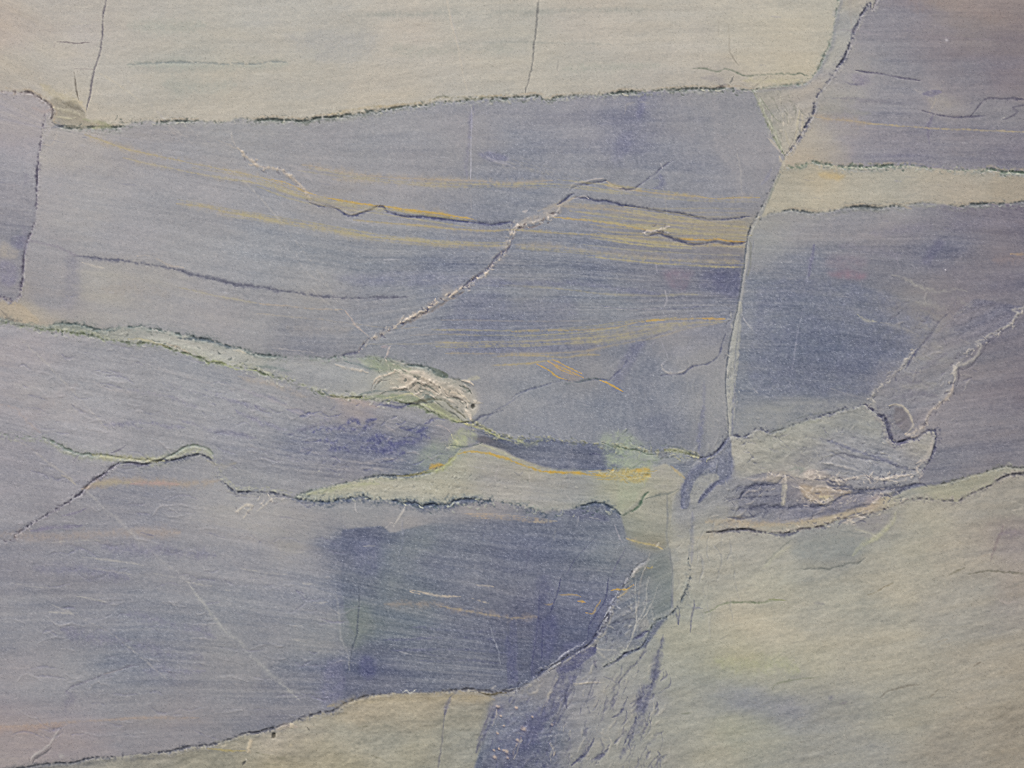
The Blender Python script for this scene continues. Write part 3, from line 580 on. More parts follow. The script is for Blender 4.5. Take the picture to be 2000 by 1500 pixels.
seam('s7', (86, 88, 98), (158, 154, 140), 1.7, 5, .85, 'long dark seam rising along the bottom and curving up', tan=False, halo=.2, hw=8)
seam('rs', (80, 84, 104), (162, 162, 150), 1.9, 5, .75, 'dark seam rising from the pale upright vein to the right', tan=False, halo=.2)
seam('rs2', (74, 74, 98), (168, 162, 152), 2.7, 6, .95, 'dark hook shaped seam with a square bend', tan=False, part_name='crack', halo=.25)
seam('s9t', (112, 114, 110), (156, 156, 134), 1.8, 4, .7, 'upper edge of the pale green vein at right', tan=False, halo=.15)
seam('s9b', (100, 98, 104), (166, 156, 138), 1.8, -5, .8, 'lower dark edge of the pale green vein at right', tan=False, halo=.25, hw=8)
seam('s8', (90, 98, 106), (160, 164, 146), 1.9, -5, .8, 'curved dark seam beside the fan of splinters', tan=False, halo=.25)
stroke('qr', (120, 116, 122), 2, .6)
# pale upright vein in the middle right
blob("1441,590 1449,592 1447,640 1442,700 1437,760 1432,850 1422,850 1418,760 1423,700 1431,645", (166, 167, 160), .7, 3, .5, 1.5, .15)
shards(26, 1420, 1444, 600, 850, -.12, 1, (132, 136, 142), (182, 180, 172), 8, 26, .3, .6, 1.8, spread=.12)
blob("1385,700 1412,690 1418,760 1415,850 1380,880 1376,800", (148, 149, 152), .4, 10, .8, 4)
stroke("1457,470 1458,500 1454,540 1448,580 1443,600", (170, 169, 162), 4.5, .65, 1.0, .3, 0.2, part_name='pale_vein', label='thin upper stretch of the pale upright vein', wl=4)
stroke("1443,600 1438,640 1432,680 1428,715 1425,750 1424,790", (166, 167, 160), 8, .7, 1.5, .35, 0.2, part_name='pale_vein', label='widest stretch of the pale upright vein', wl=8)
stroke("1424,770 1424,810 1425,850", (170, 170, 162), 3.2, .7, 1, .3)
stroke('s3', (92, 98, 108), 1.5, .75, mod=.4, h=-.6, part_name='dark_seam', label='dark left edge of the pale upright vein', wl=2.5)
stroke('s3r', (130, 134, 142), 1.6, .5, mod=.6)
stroke("1460,465 1467,480 1466,510 1460,540", (130, 132, 126), 2, .6)
stroke("1375,745 1373,790 1370,830 1365,880", (112, 116, 140), 5, .55, 2, .6)
stroke("1400,720 1395,780 1385,850", (150, 152, 152), 9, .5, 2, .5)
stroke("1352,1000 1352,1060 1350,1100", (128, 130, 146), 4, .4, 2, .6)
stroke("1435,750 1432,800 1430,850", (120, 124, 142), 2.5, .6, 1, .5)

# ---------------- beige layer at the top
stroke("207,0 203,15 200,40 199,70 196,100 190,120 184,140 180,165 174,195 168,218", (106, 102, 110), 1.6, .75, 1.2, .5, -.5, part_name='crack', label='thin dark upright crack in the beige layer near its left end', wl=2.5)
stroke("145,140 147,160 150,180 155,200", (122, 116, 106), 1.5, .8, .8, .5, -.2)
stroke("108,82 125,82 150,84 178,82", (128, 120, 120), 1.4, .8, .8)
stroke("108,84 105,95", (145, 138, 134), 1.4, .4)
stroke("145,134 165,134 185,136", (144, 136, 134), 1.4, .35)
stroke("250,126 290,124 320,122 350,122 390,122 430,125 460,124 500,125 530,121 560,121", (120, 126, 130), 2.0, .75, 1.2, .9, -.4, part_name='dark_seam', label='short grey green seam line floating in the beige layer', wl=2.5)
stroke("250,126 350,127 460,128 560,124", (158, 164, 154), 9, .5, 2, .6)
stroke("250,50 330,52 400,50", (160, 166, 156), 12, .35, 2)
stroke("320,165 400,170 460,165", (160, 165, 156), 14, .35, 2)
stroke("680,30 760,28 850,26 950,27 1000,25 1080,22 1200,18 1280,22", (156, 158, 150), 5, .5, 2, .8)
stroke("880,85 950,83 1010,82 1100,84 1200,88", (154, 156, 148), 2.2, .45, 1.5, .8)
stroke("760,95 830,100 900,100 1000,95", (160, 162, 152), 9, .4, 2, .8)
stroke("560,70 640,85 720,75 700,100 620,110", (164, 164, 162), 16, .4, 3, .6)
stroke("1100,135 1200,130 1300,128", (160, 164, 152), 7, .4, 2, .8)
stroke("1052,0 1050,20 1048,50 1044,80 1040,120 1036,145 1030,165 1026,182", (118, 118, 116), 1.5, .6, 1.2, .8, -.4, part_name='crack', label='thin dark upright crack in the beige layer, right of its middle', wl=2.2)
stroke("1091,115 1087,140", (140, 138, 132), 1.3, .45)
stroke("872,0 878,30 890,75 898,110 906,150 914,180", (194, 186, 170), 1.8, .55, .8, .5)
stroke("190,140 215,155 240,172 265,190 290,210", (188, 182, 166), 2.2, .5, 1.5, .7)
stroke("125,50 180,45", (180, 176, 160), 2, .2)
stroke("1420,40 1424,70 1424,95 1430,110 1445,130", (150, 145, 132), 1.4, .5, 1, .7)
stroke("1404,30 1403,70", (156, 150, 138), 1.3, .35, .8)
stroke("1350,135 1375,134 1400,140 1418,134 1435,140 1450,146 1470,147 1500,145 1530,144 1560,145 1580,148", (124, 130, 116), 1.7, .65, 2, .8, -.2)
stroke("1433,150 1425,163", (104, 106, 104), 2, .75, .8)
stroke("1405,168 1425,168 1450,167", (182, 152, 130), 2, .6, .8)
stroke("1398,172 1410,166 1420,165", (104, 96, 96), 1.4, .6)
stroke("1450,158 1500,158 1560,156", (186, 180, 150), 5, .5, 2)
stroke("1370,152 1400,155 1420,168", (154, 150, 150), 6, .4, 2)
stroke("640,225 700,213 760,207 820,200 860,192 920,188 980,186", (186, 160, 124), 2.6, .5, 1.5, .9)
stroke("845,195 860,188 890,190 920,192 960,190", (108, 112, 98), 3.4, .6, 2, .9)
stroke("200,246 150,248 120,245", (104, 106, 96), 1.8, .6)
stroke("80,165 100,180 130,192 160,200", (182, 172, 142), 9, .5, 2)
stroke("160,232 190,238 215,246 180,250", (166, 158, 118), 4, .6, 2)
stroke("104,210 125,215 150,222 165,232", (188, 182, 160), 3, .7, 2.5, .8, .4)
stroke("120,200 140,208 160,215 165,220", (116, 110, 98), 3, .6, 2, .8, -.4)
stroke("110,228 135,232 150,228", (190, 184, 158), 2, .7, 2, .6, .3)
stroke("128,212 134,200 145,208", (130, 124, 108), 3, .6, 1)
stroke("148,192 165,212 168,220", (190, 178, 150), 2, .5, 1)

# ---------------- upper right
stroke("1662,80 1665,60 1672,45", (90, 92, 112), 2, .5)
stroke("1712,0 1702,10", (178, 172, 168), 2.5, .6)
stroke("1660,0 1660,30 1665,55", (160, 156, 150), 3, .5)
stroke("1670,137 1690,140 1705,141 1735,147 1755,150 1775,154 1800,158", (92, 90, 108), 1.7, .75, 1.2, .6, -.4, part_name='crack', label='short dark crack in the upper right block', wl=2.5)
stroke("1650,160 1670,165 1690,163", (114, 112, 128), 1.7, .6)
stroke("1785,174 1800,180 1795,183", (164, 160, 160), 3, .6)
stroke("1815,222 1825,200 1828,190", (176, 168, 154), 1.6, .5)
stroke("1800,216 1822,222 1850,227 1875,229 1900,228 1925,226", (88, 86, 104), 1.8, .7, 1, .6, -.4, part_name='crack', label='dark crack ending in a loop near the right edge', wl=2.5)
stroke("1895,228 1905,215 1913,205 1924,195 1935,192 1960,193 1990,193 2000,194", (84, 82, 98), 1.8, .7, 1, .6, -.3)
stroke("1822,225 1815,240 1812,260 1815,280", (116, 112, 132), 4, .55, 1.5)
stroke("1955,234 1975,228 1988,218 2000,204", (86, 84, 100), 1.7, .7, 1)
stroke("1955,233 1963,228", (180, 176, 172), 1.5, .7)
stroke("1930,210 1950,200 1990,212 1960,222", (134, 132, 138), 8, .5, 2)
stroke("1590,228 1620,232 1660,236 1700,241 1750,245 1800,249 1850,252 1900,254 1950,256 2000,258", (184, 158, 126), 1.6, .75, .8, .6, part_name='ochre_line', label='faint ochre line across the upper right block', wl=2)
stroke("1590,225 1640,234 1700,240", (166, 152, 134), 7, .5, 2)
stroke("1780,0 1820,4 1860,12 1910,24 1960,34 2000,44", (148, 134, 130), 9, .25, 3, .9)
stroke("1640,58 1700,64 1720,70", (150, 144, 150), 3, .4)
stroke("1625,192 1660,193 1700,196 1740,200", (122, 120, 130), 3, .4, 2)
stroke("1590,212 1640,216 1700,222", (148, 148, 140), 6, .35, 2)
stroke("1800,70 1870,74 1950,78", (142, 134, 140), 1.8, .35, 1.5)
stroke("1845,77 1852,79", (180, 176, 180), 2.2, .6)
stroke("1700,120 1680,130 1670,110 1665,90", (158, 156, 154), 9, .4, 2)
# pointed strip
stroke("1475,185 1490,215 1505,245 1520,278 1528,300", (172, 174, 154), 3, .65, 1.5, .5, .2)
stroke("1484,188 1500,212 1515,232 1528,240", (126, 134, 116), 1.4, .5, 1)
stroke("1562,215 1558,235 1555,262 1552,282", (186, 180, 160), 2.2, .7, 1, .5, .2)
stroke("1566,222 1568,240 1565,255", (192, 184, 164), 2.5, .7, 1, .4, .3)
stroke("1530,238 1530,246", (204, 196, 180), 3, .8, .8)
stroke("1533,255 1538,275 1545,290", (178, 172, 154), 2.2, .6, 1)
stroke("1556,255 1548,275 1540,290", (136, 128, 116), 1.3, .5, .8)
stroke("1500,270 1515,285 1526,300", (190, 182, 170), 2.4, .6, 1)
stroke("1522,305 1527,315 1534,328", (190, 182, 164), 3, .75, 1, .4, .3)
stroke("1536,322 1560,326 1580,320", (110, 122, 104), 6, .6, 2, .7)
stroke("1500,150 1470,172 1500,173 1550,168", (124, 120, 112), 1.6, .4, 1.5)
stroke("1500,395 1512,365 1524,340", (106, 116, 112), 3, .5, 1.5)
stroke("1488,360 1500,345 1506,330", (122, 124, 142), 4, .5, 1.5)

# ---------------- left edge
stroke("62,210 75,215 88,218 100,212", (168, 154, 150), 5, .5, 2)
stroke("88,225 84,240", (178, 172, 168), 2, .5)
stroke("112,262 105,275 98,282 84,282", (182, 174, 164), 2.2, .55, 1.2)
stroke("100,250 112,245 125,246", (120, 122, 134), 4, .6, 2)
stroke("98,250 92,265", (172, 168, 170), 3, .5)
stroke("46,440 50,470 48,500", (130, 127, 142), 6, .35, 2)
stroke("0,584 12,580 24,590", (112, 108, 122), 3, .5, 1.5)
stroke("2,606 14,620 24,626 45,628", (112, 108, 104), 3, .5, 2)
stroke("50,360 52,340", (130, 128, 140), 5, .3)
stroke("3,360 40,365", (160, 155, 158), 3, .3)

# ---------------- ochre lines of the middle block
def ochre(s, a=.7, w=1.5, col=OC, halo=.3, hw=5, label=None):
    if halo: stroke(s, (172, 160, 140), hw, halo, 1.5, .8)
    stroke(s, col, w * .9, a * .85, .7, .35, part_name='ochre_line', label=label, wl=max(1.8, w))
ochre("165,262 200,275 250,292 310,305 370,318 430,330 490,342 540,355 580,370 605,378 640,387 700,397 760,404 800,410 850,417 900,424 930,430", .55, 1.6, (184, 158, 112), .4, 6, 'ochre line sagging across the left of the middle block')
stroke("640,387 700,397 760,405 800,411 850,417 900,424 925,428", (206, 160, 72), 2.0, .75, .8, .4)
stroke("760,409 800,414 850,421 900,428", (196, 156, 84), 1.2, .5, .8, .4)
stroke("530,350 560,358 590,372 620,382", (204, 164, 96), 1.6, .65, .8, .4)
ochre("240,308 300,322 370,336 430,348 490,356 550,368 590,383 640,392", .5, 1.4, (186, 164, 128), .3, 5, 'second ochre line just under the sagging one')
ochre("345,398 400,404 450,416 500,424 540,432 590,438 640,448 690,458 740,464 800,470 850,476 900,478 950,480 1000,478", .5, 1.8, (184, 160, 112), .4, 6, 'ochre line below the dark toothed seam, left')
ochre("1005,478 1050,480 1100,483 1150,490 1200,496 1260,502 1330,508 1400,509 1445,510", .3, 2.0, (164, 156, 132), .35, 6)
ochre("690,430 760,436 830,441 900,448 960,451 1000,449 1050,452 1100,456 1160,459 1200,465 1260,472 1300,475 1350,479 1400,480 1455,482", .6, 1.5, (186, 158, 106), .3, 4, 'long ochre line crossing the white diagonal vein')
ochre("1080,424 1120,428 1160,432 1200,437 1235,443 1270,450 1300,458", .75, 1.6, (204, 162, 90), .2, 3, 'short bright ochre line right of the white diagonal vein')
ochre("1325,466 1350,468 1380,469 1400,467 1425,471 1458,473", .85, 1.8, (208, 154, 68), .3, 4, 'bright orange line ending at the pale upright vein')
ochre("1340,474 1400,477 1455,475", .45, 1.2, (190, 150, 84), .1, 3)
ochre("590,322 640,331 700,341 760,346 830,350 900,352 950,354 1000,357 1080,352", .4, 1.5, (176, 160, 136), .4, 6, 'faint upper ochre line in the middle block')
ochre("1180,360 1205,367 1240,371 1290,378 1340,382 1400,388 1440,386 1485,386", .6, 1.5, (188, 156, 106), .35, 5, 'upper ochre line at the right of the middle block')
ochre("650,350 750,356 850,362 950,362 1050,368", .25, 2, (166, 158, 146), .3, 5)
for k, (yy, aa) in enumerate([(405, .3), (413, .35), (421, .4), (430, .4), (438, .5), (446, .5), (455, .5), (462, .55)]):
    stroke("%d,%d 1200,%d 1290,%d 1370,%d 1458,%d" % (1110 + 8 * k, yy - 8, yy - 2, yy + 2, yy + 2, yy + 3 + k * .4), (180, 156, 116), 1.2, aa * .9, .8, .5)
ochre("1090,403 1150,404 1210,412 1260,420 1330,432 1400,436", .35, 2.2, (170, 156, 132), .3, 6)
ochre("1000,648 1060,645 1120,645 1170,643 1210,638 1240,630 1265,627 1290,624 1330,623 1370,622 1417,622", .6, 1.4, (194, 156, 96), .3, 4, 'orange line rising to the right in the middle block')
stroke("1262,627 1280,625 1297,625", (214, 162, 66), 1.8, .8, .6, .3)
stroke("1370,622 1417,623", (206, 152, 74), 1.8, .6, .6, .5)
ochre("850,668 950,671 1050,666 1150,661 1210,654 1260,644 1330,632 1415,628", .35, 1.4, (180, 158, 120), .25, 4)
ochre("870,690 1000,691 1080,690 1150,684 1200,674 1280,660 1340,642 1400,632", .35, 1.3, (172, 158, 128), .25, 4)
ochre("700,672 790,672 870,671 950,674", .3, 1.2, (180, 160, 132), 0)
ochre("800,655 870,652 930,656", .2, 1.2, (176, 160, 140), 0)
ochre("860,625 960,626 1050,628 1150,626", .3, 1.2, (166, 154, 140), 0)
for k in range(6):
    stroke("%d,%d 1180,%d 1260,%d 1350,%d" % (1080 + 14 * k, 652 + 4 * k, 650 + 4 * k, 640 + 3 * k, 628 + 2 * k), (178, 160, 122), 1.1, .35, 1.0, .9)
ochre("960,697 1010,694 1060,695 1100,698 1140,693 1172,693", .45, 1.4, (192, 160, 104), .2, 4)
ochre("960,714 1000,712 1040,709 1080,703 1090,704", .5, 1.4, (196, 164, 100), .2, 4, 'short orange line in the lower middle block')
for s in ("1068,705 1090,715 1110,724 1140,738", "1080,703 1100,712 1137,730", "1048,711 1070,722 1090,736 1112,743", "1075,708 1095,722 1120,732", "1170,742 1190,750 1217,765"):
    stroke(s, (204, 158, 78), 1.7, .95, .8, .3, part_name='ochre_line', label='short slanting orange hatch line', wl=1.8)
blob("1060,709 1085,705 1135,732 1110,743", (164, 150, 140), .4, 4)
# darker layers
for s, aa, ww in (("150,500 180,503 210,507 240,509 270,514 300,518 340,525 380,537 420,546 460,555 500,560 540,566 570,570 620,578 700,582 800,580", .65, 3.2),):
    stroke(s, (106, 108, 122), ww, aa, 2, .9)
    stroke(s, (96, 98, 112), 1.6, .55, 2, .9, -.3, part_name='dark_seam', label='soft dark line sloping across the left of the middle block', wl=3)
stroke("40,470 80,475 110,482 140,495 160,500", (130, 126, 138), 3, .45, 2)
stroke("160,512 185,520 205,524", (188, 182, 172), 2, .5, 1.5)
stroke("268,500 285,500 305,505 330,518 360,523", (186, 176, 164), 2.2, .55, 1.5, .6)
stroke("270,502 290,499 310,510 320,516 295,514", (140, 142, 146), 4, .4, 1.5)
stroke("100,464 150,470", (168, 162, 164), 2, .4)
ochre("350,562 380,568 410,575 450,583 500,592", .45, 1.5, (182, 164, 132), .2, 4)
stroke("500,592 560,597 620,603 675,605", (176, 164, 148), 1.5, .5, 1.5, .8)
stroke("500,612 560,618 640,625 690,632 760,640 820,640", (168, 160, 146), 1.4, .35, 1.5, .9)
stroke("560,640 620,645 690,640", (166, 160, 152), 9, .3, 2)
stroke("530,680 580,685 620,690", (176, 172, 170), 1.4, .5, 1, .7)
stroke("200,565 260,562 330,575", (162, 156, 148), 12, .4, 3)
stroke("970,557 1040,560 1110,566 1170,573 1260,577 1330,576 1370,575", (164, 160, 140), 1.8, .5, 1.2, .8)
stroke("960,557 1050,553 1150,556 1290,575", (112, 116, 140), 5, .4, 2)
stroke("1170,595 1210,602 1260,603 1300,604 1340,601 1385,598", (104, 108, 130), 1.5, .5, 1.5, .9)
stroke("1180,600 1230,605 1295,603", (170, 168, 168), 1.5, .5, 1.5, .9)
stroke("1370,610 1400,590 1430,583", (166, 166, 172), 1.6, .35, 2, .9)
# dark toothed seam and its pale upper lip
D2 = "605,396 625,402 645,404 662,411 682,422 702,418 722,410 745,402 757,413 770,418 790,423 830,424 870,429 900,433 935,435 960,438 1002,434"
stroke(D2, (98, 102, 122), 4.5, .5, 1.5, .7, 0)
stroke(D2, (80, 84, 112), 1.9, .85, 1.5, .5, -1.0, part_name='dark_seam', label='dark toothed seam left of the white diagonal vein', wl=2.8)
stroke("605,394 640,402 662,406 684,418 705,413 735,406 742,398", (186, 176, 156), 1.8, .6, 1.2, .7, .5)
stroke("740,440 660,428 640,420 620,405", (174, 172, 174), 1.8, .5, 2, .8)
stroke("452,258 453,270 460,285", (186, 180, 172), 3, .55, 1.5, .5, .4)
stroke("462,288 474,298 480,307 495,318 510,326 530,327 548,330 562,340 575,352 590,365 600,378 608,392", (190, 176, 156), 3.0, .7, 2, .6, .6, part_name='white_vein', label='bent white vein ending in the dark toothed seam', wl=3)
stroke("420,272 450,285 475,295", (180, 172, 160), 2, .4, 2)
stroke("565,322 590,335 610,355", (174, 170, 170), 4, .4, 2, .8)
# fine dark seam right of the diagonal
D3 = "1122,385 1140,387 1165,392 1190,394 1215,400 1250,406 1290,413 1330,418 1370,425 1400,429 1440,425 1470,422"
stroke(D3, (92, 96, 118), 3.2, .45, 1.5, .8)
stroke(D3, (80, 84, 108), 1.6, .8, 1.5, .6, -.8, part_name='dark_seam', label='fine dark seam right of the white diagonal vein', wl=2.5)
stroke("1118,388 1140,383 1150,388", (184, 180, 180), 1.6, .6, 1.2)
D4 = "1270,460 1290,457 1305,463 1330,471 1355,477 1380,475 1400,473 1420,477 1445,475 1460,472"
stroke(D4, (88, 90, 108), 2.6, .8, 1.5, .6, -.8, part_name='dark_seam', label='dark seam under the bright orange line', wl=3)
stroke("1255,455 1268,452 1282,453 1300,443 1308,442", (190, 182, 174), 2.6, .7, 2, .6, .4)
stroke("1265,462 1278,452 1290,444", (130, 126, 128), 2, .5, 2)
# white diagonal vein
DA = "700,686 712,672 722,664 740,656 762,643 785,628 803,619 822,611 840,598 860,587 880,575 900,562 915,556 930,543 950,530 965,512 985,495 992,480 997,465 1000,452 1008,442"
stroke(DA, (172, 162, 152), 5.5, .5, 2.0, .9)
stroke("758,645 785,629 805,619 822,611 840,600 870,582 900,565 912,558", (202, 190, 174), 1.8, .75, 3.5, 1.2, .6, part_name='white_vein', label='white crumbly diagonal vein, lower stretch', wl=3.5)
stroke("780,636 810,620 845,602 880,580 905,566", (128, 120, 116), 2.4, .55, 3, 1.1, -.5, off=3)
stroke("960,505 980,485 992,470", (186, 178, 170), 5, .5, 3, .9, .4)
stroke("905,560 925,548 945,532 955,525 965,510 978,495 990,488 996,478 1000,470", (80, 82, 108), 2.6, .8, 2.5, .6, -.9, part_name='dark_seam', label='dark edge along the white diagonal vein', wl=3)
stroke("996,462 1002,446 1015,441 1030,437 1050,433 1070,428 1088,421 1094,416", (202, 192, 180), 2.0, .75, 4, 1.1, .7, part_name='white_vein', label='white crumbly diagonal vein, upper stretch', wl=4)
blob("1005,440 1030,425 1055,415 1085,402 1100,392 1094,415 1070,428 1040,436 1015,444", (172, 163, 152), .4, 5, .8, 3, .2)
stroke("1010,444 1040,440 1062,434", (128, 110, 104), 1.6, .5, 3, 1.0, -.5, off=2)
stroke("1020,414 1030,411", (206, 198, 192), 2.6, .7, 1)
stroke("1050,412 1075,405 1095,398 1110,392 1124,384", (172, 162, 146), 3.5, .6, 1.5, .6)
stroke("1088,400 1100,393 1112,382 1122,378", (78, 82, 108), 2.2, .8, 1, .5, -.7)
stroke("1110,375 1120,366 1135,360 1150,357 1168,355 1185,352", (88, 90, 110), 1.9, .7, 1.5, .6, -.6, part_name='dark_seam', label='dark seam at the top of the white diagonal vein', wl=3)
stroke("1112,372 1122,362 1138,357 1160,353 1180,349", (182, 176, 172), 1.7, .6, 2, .6, .4, off=-2)
stroke("1182,352 1195,360 1212,366 1235,368 1245,362 1265,350 1280,341 1290,330 1300,322 1315,313", (92, 94, 116), 1.8, .7, 2, .6, -.6, part_name='dark_seam', label='dark seam climbing right from the white diagonal vein', wl=3)
stroke("1185,354 1200,363 1215,367", (206, 180, 148), 2.4, .65, 1)
stroke("1290,318 1295,330", (180, 178, 182), 1.8, .6, 1)
stroke("1275,350 1290,345 1292,362 1275,368", (104, 108, 136), 6, .5, 1)
stroke("660,698 680,690 700,686 710,674 718,664", (86, 88, 110), 2.2, .75, 1.5, .5, -.7, part_name='dark_seam', label='dark lower tip of the diagonal crack', wl=3)
stroke("672,604 685,620 695,635 708,648 722,658", (192, 176, 164), 1.8, .6, 1.5, .6, .2)
stroke("752,700 757,690 762,676", (202, 188, 178), 2.2, .65, .8, .4, .3)
stroke("745,678 758,676", (176, 160, 160), 3, .5, 1)
# faint upright cracks and hair lines in the blue block
stroke("921,210 921,240 920,280 920,320 919,350", (174, 174, 182), 1.0, .7, .5, .5)
stroke("925,205 917,260 912,310 912,345", (122, 122, 146), 4, .35, 1.5, .6)
stroke("919,360 919,430 903,440 903,475", (166, 164, 164), 1.4, .4, 1, .8)
stroke("935,290 950,305 970,315 990,320 1010,330", (174, 172, 178), 2.2, .5, 2, .8, .2)
stroke("1295,365 1300,395 1303,420", (160, 158, 156), 1.4, .5, 1)
stroke("1298,565 1302,585 1296,602", (174, 172, 176), 1.6, .5, 1)
stroke("1281,515 1284,535", (168, 166, 174), 1.3, .5, .8)
stroke("1220,222 1224,205 1240,200", (154, 152, 152), 2, .45, 1.5)
stroke("1250,199 1272,202", (166, 164, 166), 2, .5, 1)
stroke("1395,185 1400,250 1410,300 1440,340 1450,390", (160, 158, 160), 6, .35, 2, .7)
stroke("1440,300 1446,340 1450,380", (168, 166, 164), 2, .45, 1.5)
stroke("1340,440 1345,430", (166, 160, 150), 2, .3)
stroke("880,30 885,60", (190, 182, 170), 1.6, .3)
stroke("300,210 340,255 375,270", (176, 170, 166), 1.8, .4, 1.5, .8)
stroke("330,250 370,290 420,330 440,350", (170, 164, 160), 1.6, .35, 1.5, .9)
stroke("545,460 562,485 575,505 600,527 625,550", (172, 172, 174), 2, .4, 1.5, .9)
stroke("390,300 410,320 400,340", (172, 166, 166), 1.4, .35, 1.5)
stroke("745,508 770,507 790,506", (172, 172, 178), 1.5, .5, 1)
stroke("300,640 310,650", (172, 166, 164), 1.6, .4)
for k in range(5):
    stroke("%d,%d %d,%d %d,%d" % (940 + 20 * k, 320 - 3 * k, 1010 + 20 * k, 330 + k, 1100 + 10 * k, 346 + 2 * k), (158, 156, 150), 1.4, .3, 1.5, 1)

# ---------------- thin green vein and the white knot
stroke("290,660 330,668 360,678 400,690 430,700 460,714", (182, 184, 172), 5, .5, 2, .6, .2)
stroke("250,662 275,662 300,668 330,678", (188, 168, 130), 2.2, .6, 1, .6)
stroke("325,670 350,680 370,690", (190, 174, 152), 2.6, .5, 1, .6)
stroke("402,710 415,706 430,708 450,717 470,722 500,724", (186, 182, 132), 1.6, .65, 1.5, .5)
stroke("345,660 380,662 410,667 440,676 466,682", (88, 98, 106), 2.8, .7, 2, .7, -.6)
stroke("200,640 215,645 240,640 265,640", (104, 114, 114), 3, .55, 2.5, .8)
stroke("105,633 125,631 150,634", (94, 104, 102), 2.2, .6, 1)
stroke("235,668 260,670 250,673", (102, 110, 98), 3, .6, 1)
stroke("455,684 470,686 480,690", (200, 194, 176), 3, .75, 1)
stroke("465,735 500,745 530,752 560,762 600,775", (178, 168, 156), 4.5, .5, 2.5, .8)
stroke("500,715 540,720 570,725", (118, 130, 128), 3, .5, 2)
stroke("545,735 560,742 572,748", (182, 182, 168), 3, .5, 1.5)
stroke("670,705 700,712 720,718 745,722", (106, 122, 124), 2.4, .65, 2)
stroke("700,700 715,710 745,716", (172, 182, 156), 5, .5, 2)
stroke("728,752 735,742 745,735 765,730 772,722", (206, 192, 172), 2.6, .8, 2, .4, .7, part_name='white_vein', label='white curl at the left of the pale knot', wl=3)
stroke("725,765 728,750 738,745 752,742 768,740", (112, 108, 106), 1.4, .6, 1.5, .5, -.5)
stroke("775,760 790,756 805,748 815,740 822,745", (204, 192, 174), 2.2, .7, 2, .5, .6)
stroke("780,764 800,760 812,752", (120, 118, 112), 1.3, .5, 1.5, .5, -.4)
stroke("820,735 850,750 875,765 895,770 908,778 918,786", (202, 190, 168), 2.4, .75, 2.5, .5, .8, part_name='white_vein', label='white ridge along the pale knot', wl=3)
stroke("868,765 885,774 900,778 910,786 912,792", (84, 80, 78), 1.4, .75, 2, .4, -.8, off=1)
stroke("862,758 870,772 885,775", (206, 196, 180), 2.2, .7, 1.5, .5, .4)
stroke("908,792 912,805 918,818", (200, 194, 180), 2.2, .65, 1.5)
stroke("905,798 925,790 930,800 920,818", (186, 182, 172), 5, .5, 2)
blob("921,791 926,789 928,794 924,798 920,796", (84, 84, 78), .85, 1.2, .1, .5, -2.0, part_name='pit', label='small dark pit in the white knot')
stroke("910,797 913,794", (100, 104, 98), 1.8, .7)
stroke("800,788 830,783 850,780 870,785 885,797 900,808 910,818", (104, 104, 88), 2.4, .7, 1.5, .5, -.6)
stroke("735,778 770,775 800,768 820,778", (188, 186, 150), 1.5, .6, 1)
stroke("700,772 735,764 770,763 800,766", (96, 110, 112), 2.6, .55, 2)
stroke("740,762 752,755 770,748 790,752", (178, 176, 160), 2.2, .6, 1.5)
stroke("825,788 845,798 860,805 880,815 895,825", (192, 186, 138), 2.2, .7, 2, .5, .4)
stroke("640,770 660,774 690,777 720,778", (178, 180, 142), 1.5, .6, 1)
stroke("630,762 640,772 650,775", (84, 96, 96), 1.8, .6, 1)
stroke("740,790 760,792 780,795 800,790", (88, 92, 120), 3, .7, 2, .6)
stroke("760,785 790,788 810,787", (92, 94, 112), 1.5, .6, 1)
stroke("890,823 905,826 925,832 950,842 975,853 1000,862", (184, 176, 120), 2.4, .7, 2, .5, .3, part_name='yellow_vein', label='yellow green vein crossing under the white knot', wl=3)
stroke("895,820 920,830 950,840", (188, 150, 84), 1.4, .5, 1, .9)
stroke("895,826 925,824 940,815 950,811 968,806 985,800", (88, 92, 110), 1.7, .65, 1.5, .6, -.4)
stroke("1005,858 1020,865 1035,868 1055,860 1070,856", (182, 178, 130), 5, .65, 2, .6)
stroke("1000,828 1030,828 1055,838 1080,848 1110,862", (116, 118, 138), 1.2, .5, 1, .8)
stroke("1000,822 1040,824 1060,832", (150, 150, 158), 1.4, .3, 1)
stroke("920,735 935,738 900,745", (176, 174, 156), 2.6, .5, 2)
stroke("880,740 900,743 915,748", (96, 98, 96), 2, .6, 2)
stroke("885,872 895,866 885,855 882,848", (196, 194, 156), 2, .6, 1.5)
stroke("870,870 876,875 880,868", (206, 202, 178), 2, .7, 1)
stroke("870,872 885,870 900,873 920,871 935,868 942,864", (84, 96, 94), 1.8, .75, 1, .5, -.5)
stroke("900,878 890,888 880,895 872,905 865,915", (196, 186, 122), 2.2, .65, 1.2)
# navy blotches left of the knot
for s, ww in (("610,845 630,838 655,836 680,842 700,838", 5), ("700,850 712,835 722,822 735,818", 4.5), ("690,860 720,862 745,855 770,868 800,862", 7), ("800,868 812,860 825,852 840,856", 5), ("805,845 822,842 835,835", 3.5),
              ("640,880 700,872 740,880 790,885", 7), ("830,828 840,822 848,822", 2.5), ("860,862 875,858", 2.5), ("780,835 800,838 812,845", 3), ("730,870 740,860 735,850", 5), ("620,860 650,865 660,858", 5), ("670,830 690,822 705,830", 4)):
    stroke(s, (86, 90, 128), ww, .6, 3, 1.0)
for s in ("560,800 600,808 640,818", "470,760 520,775 560,790", "400,760 460,785 520,800", "300,740 360,760 420,790", "560,850 620,830 660,815", "250,760 330,775 400,800", "460,800 500,820 560,840", "350,820 420,840 500,855", "200,830 280,825 360,835"):
    stroke(s, (126, 126, 146), 4, .4, 3, 1.0)
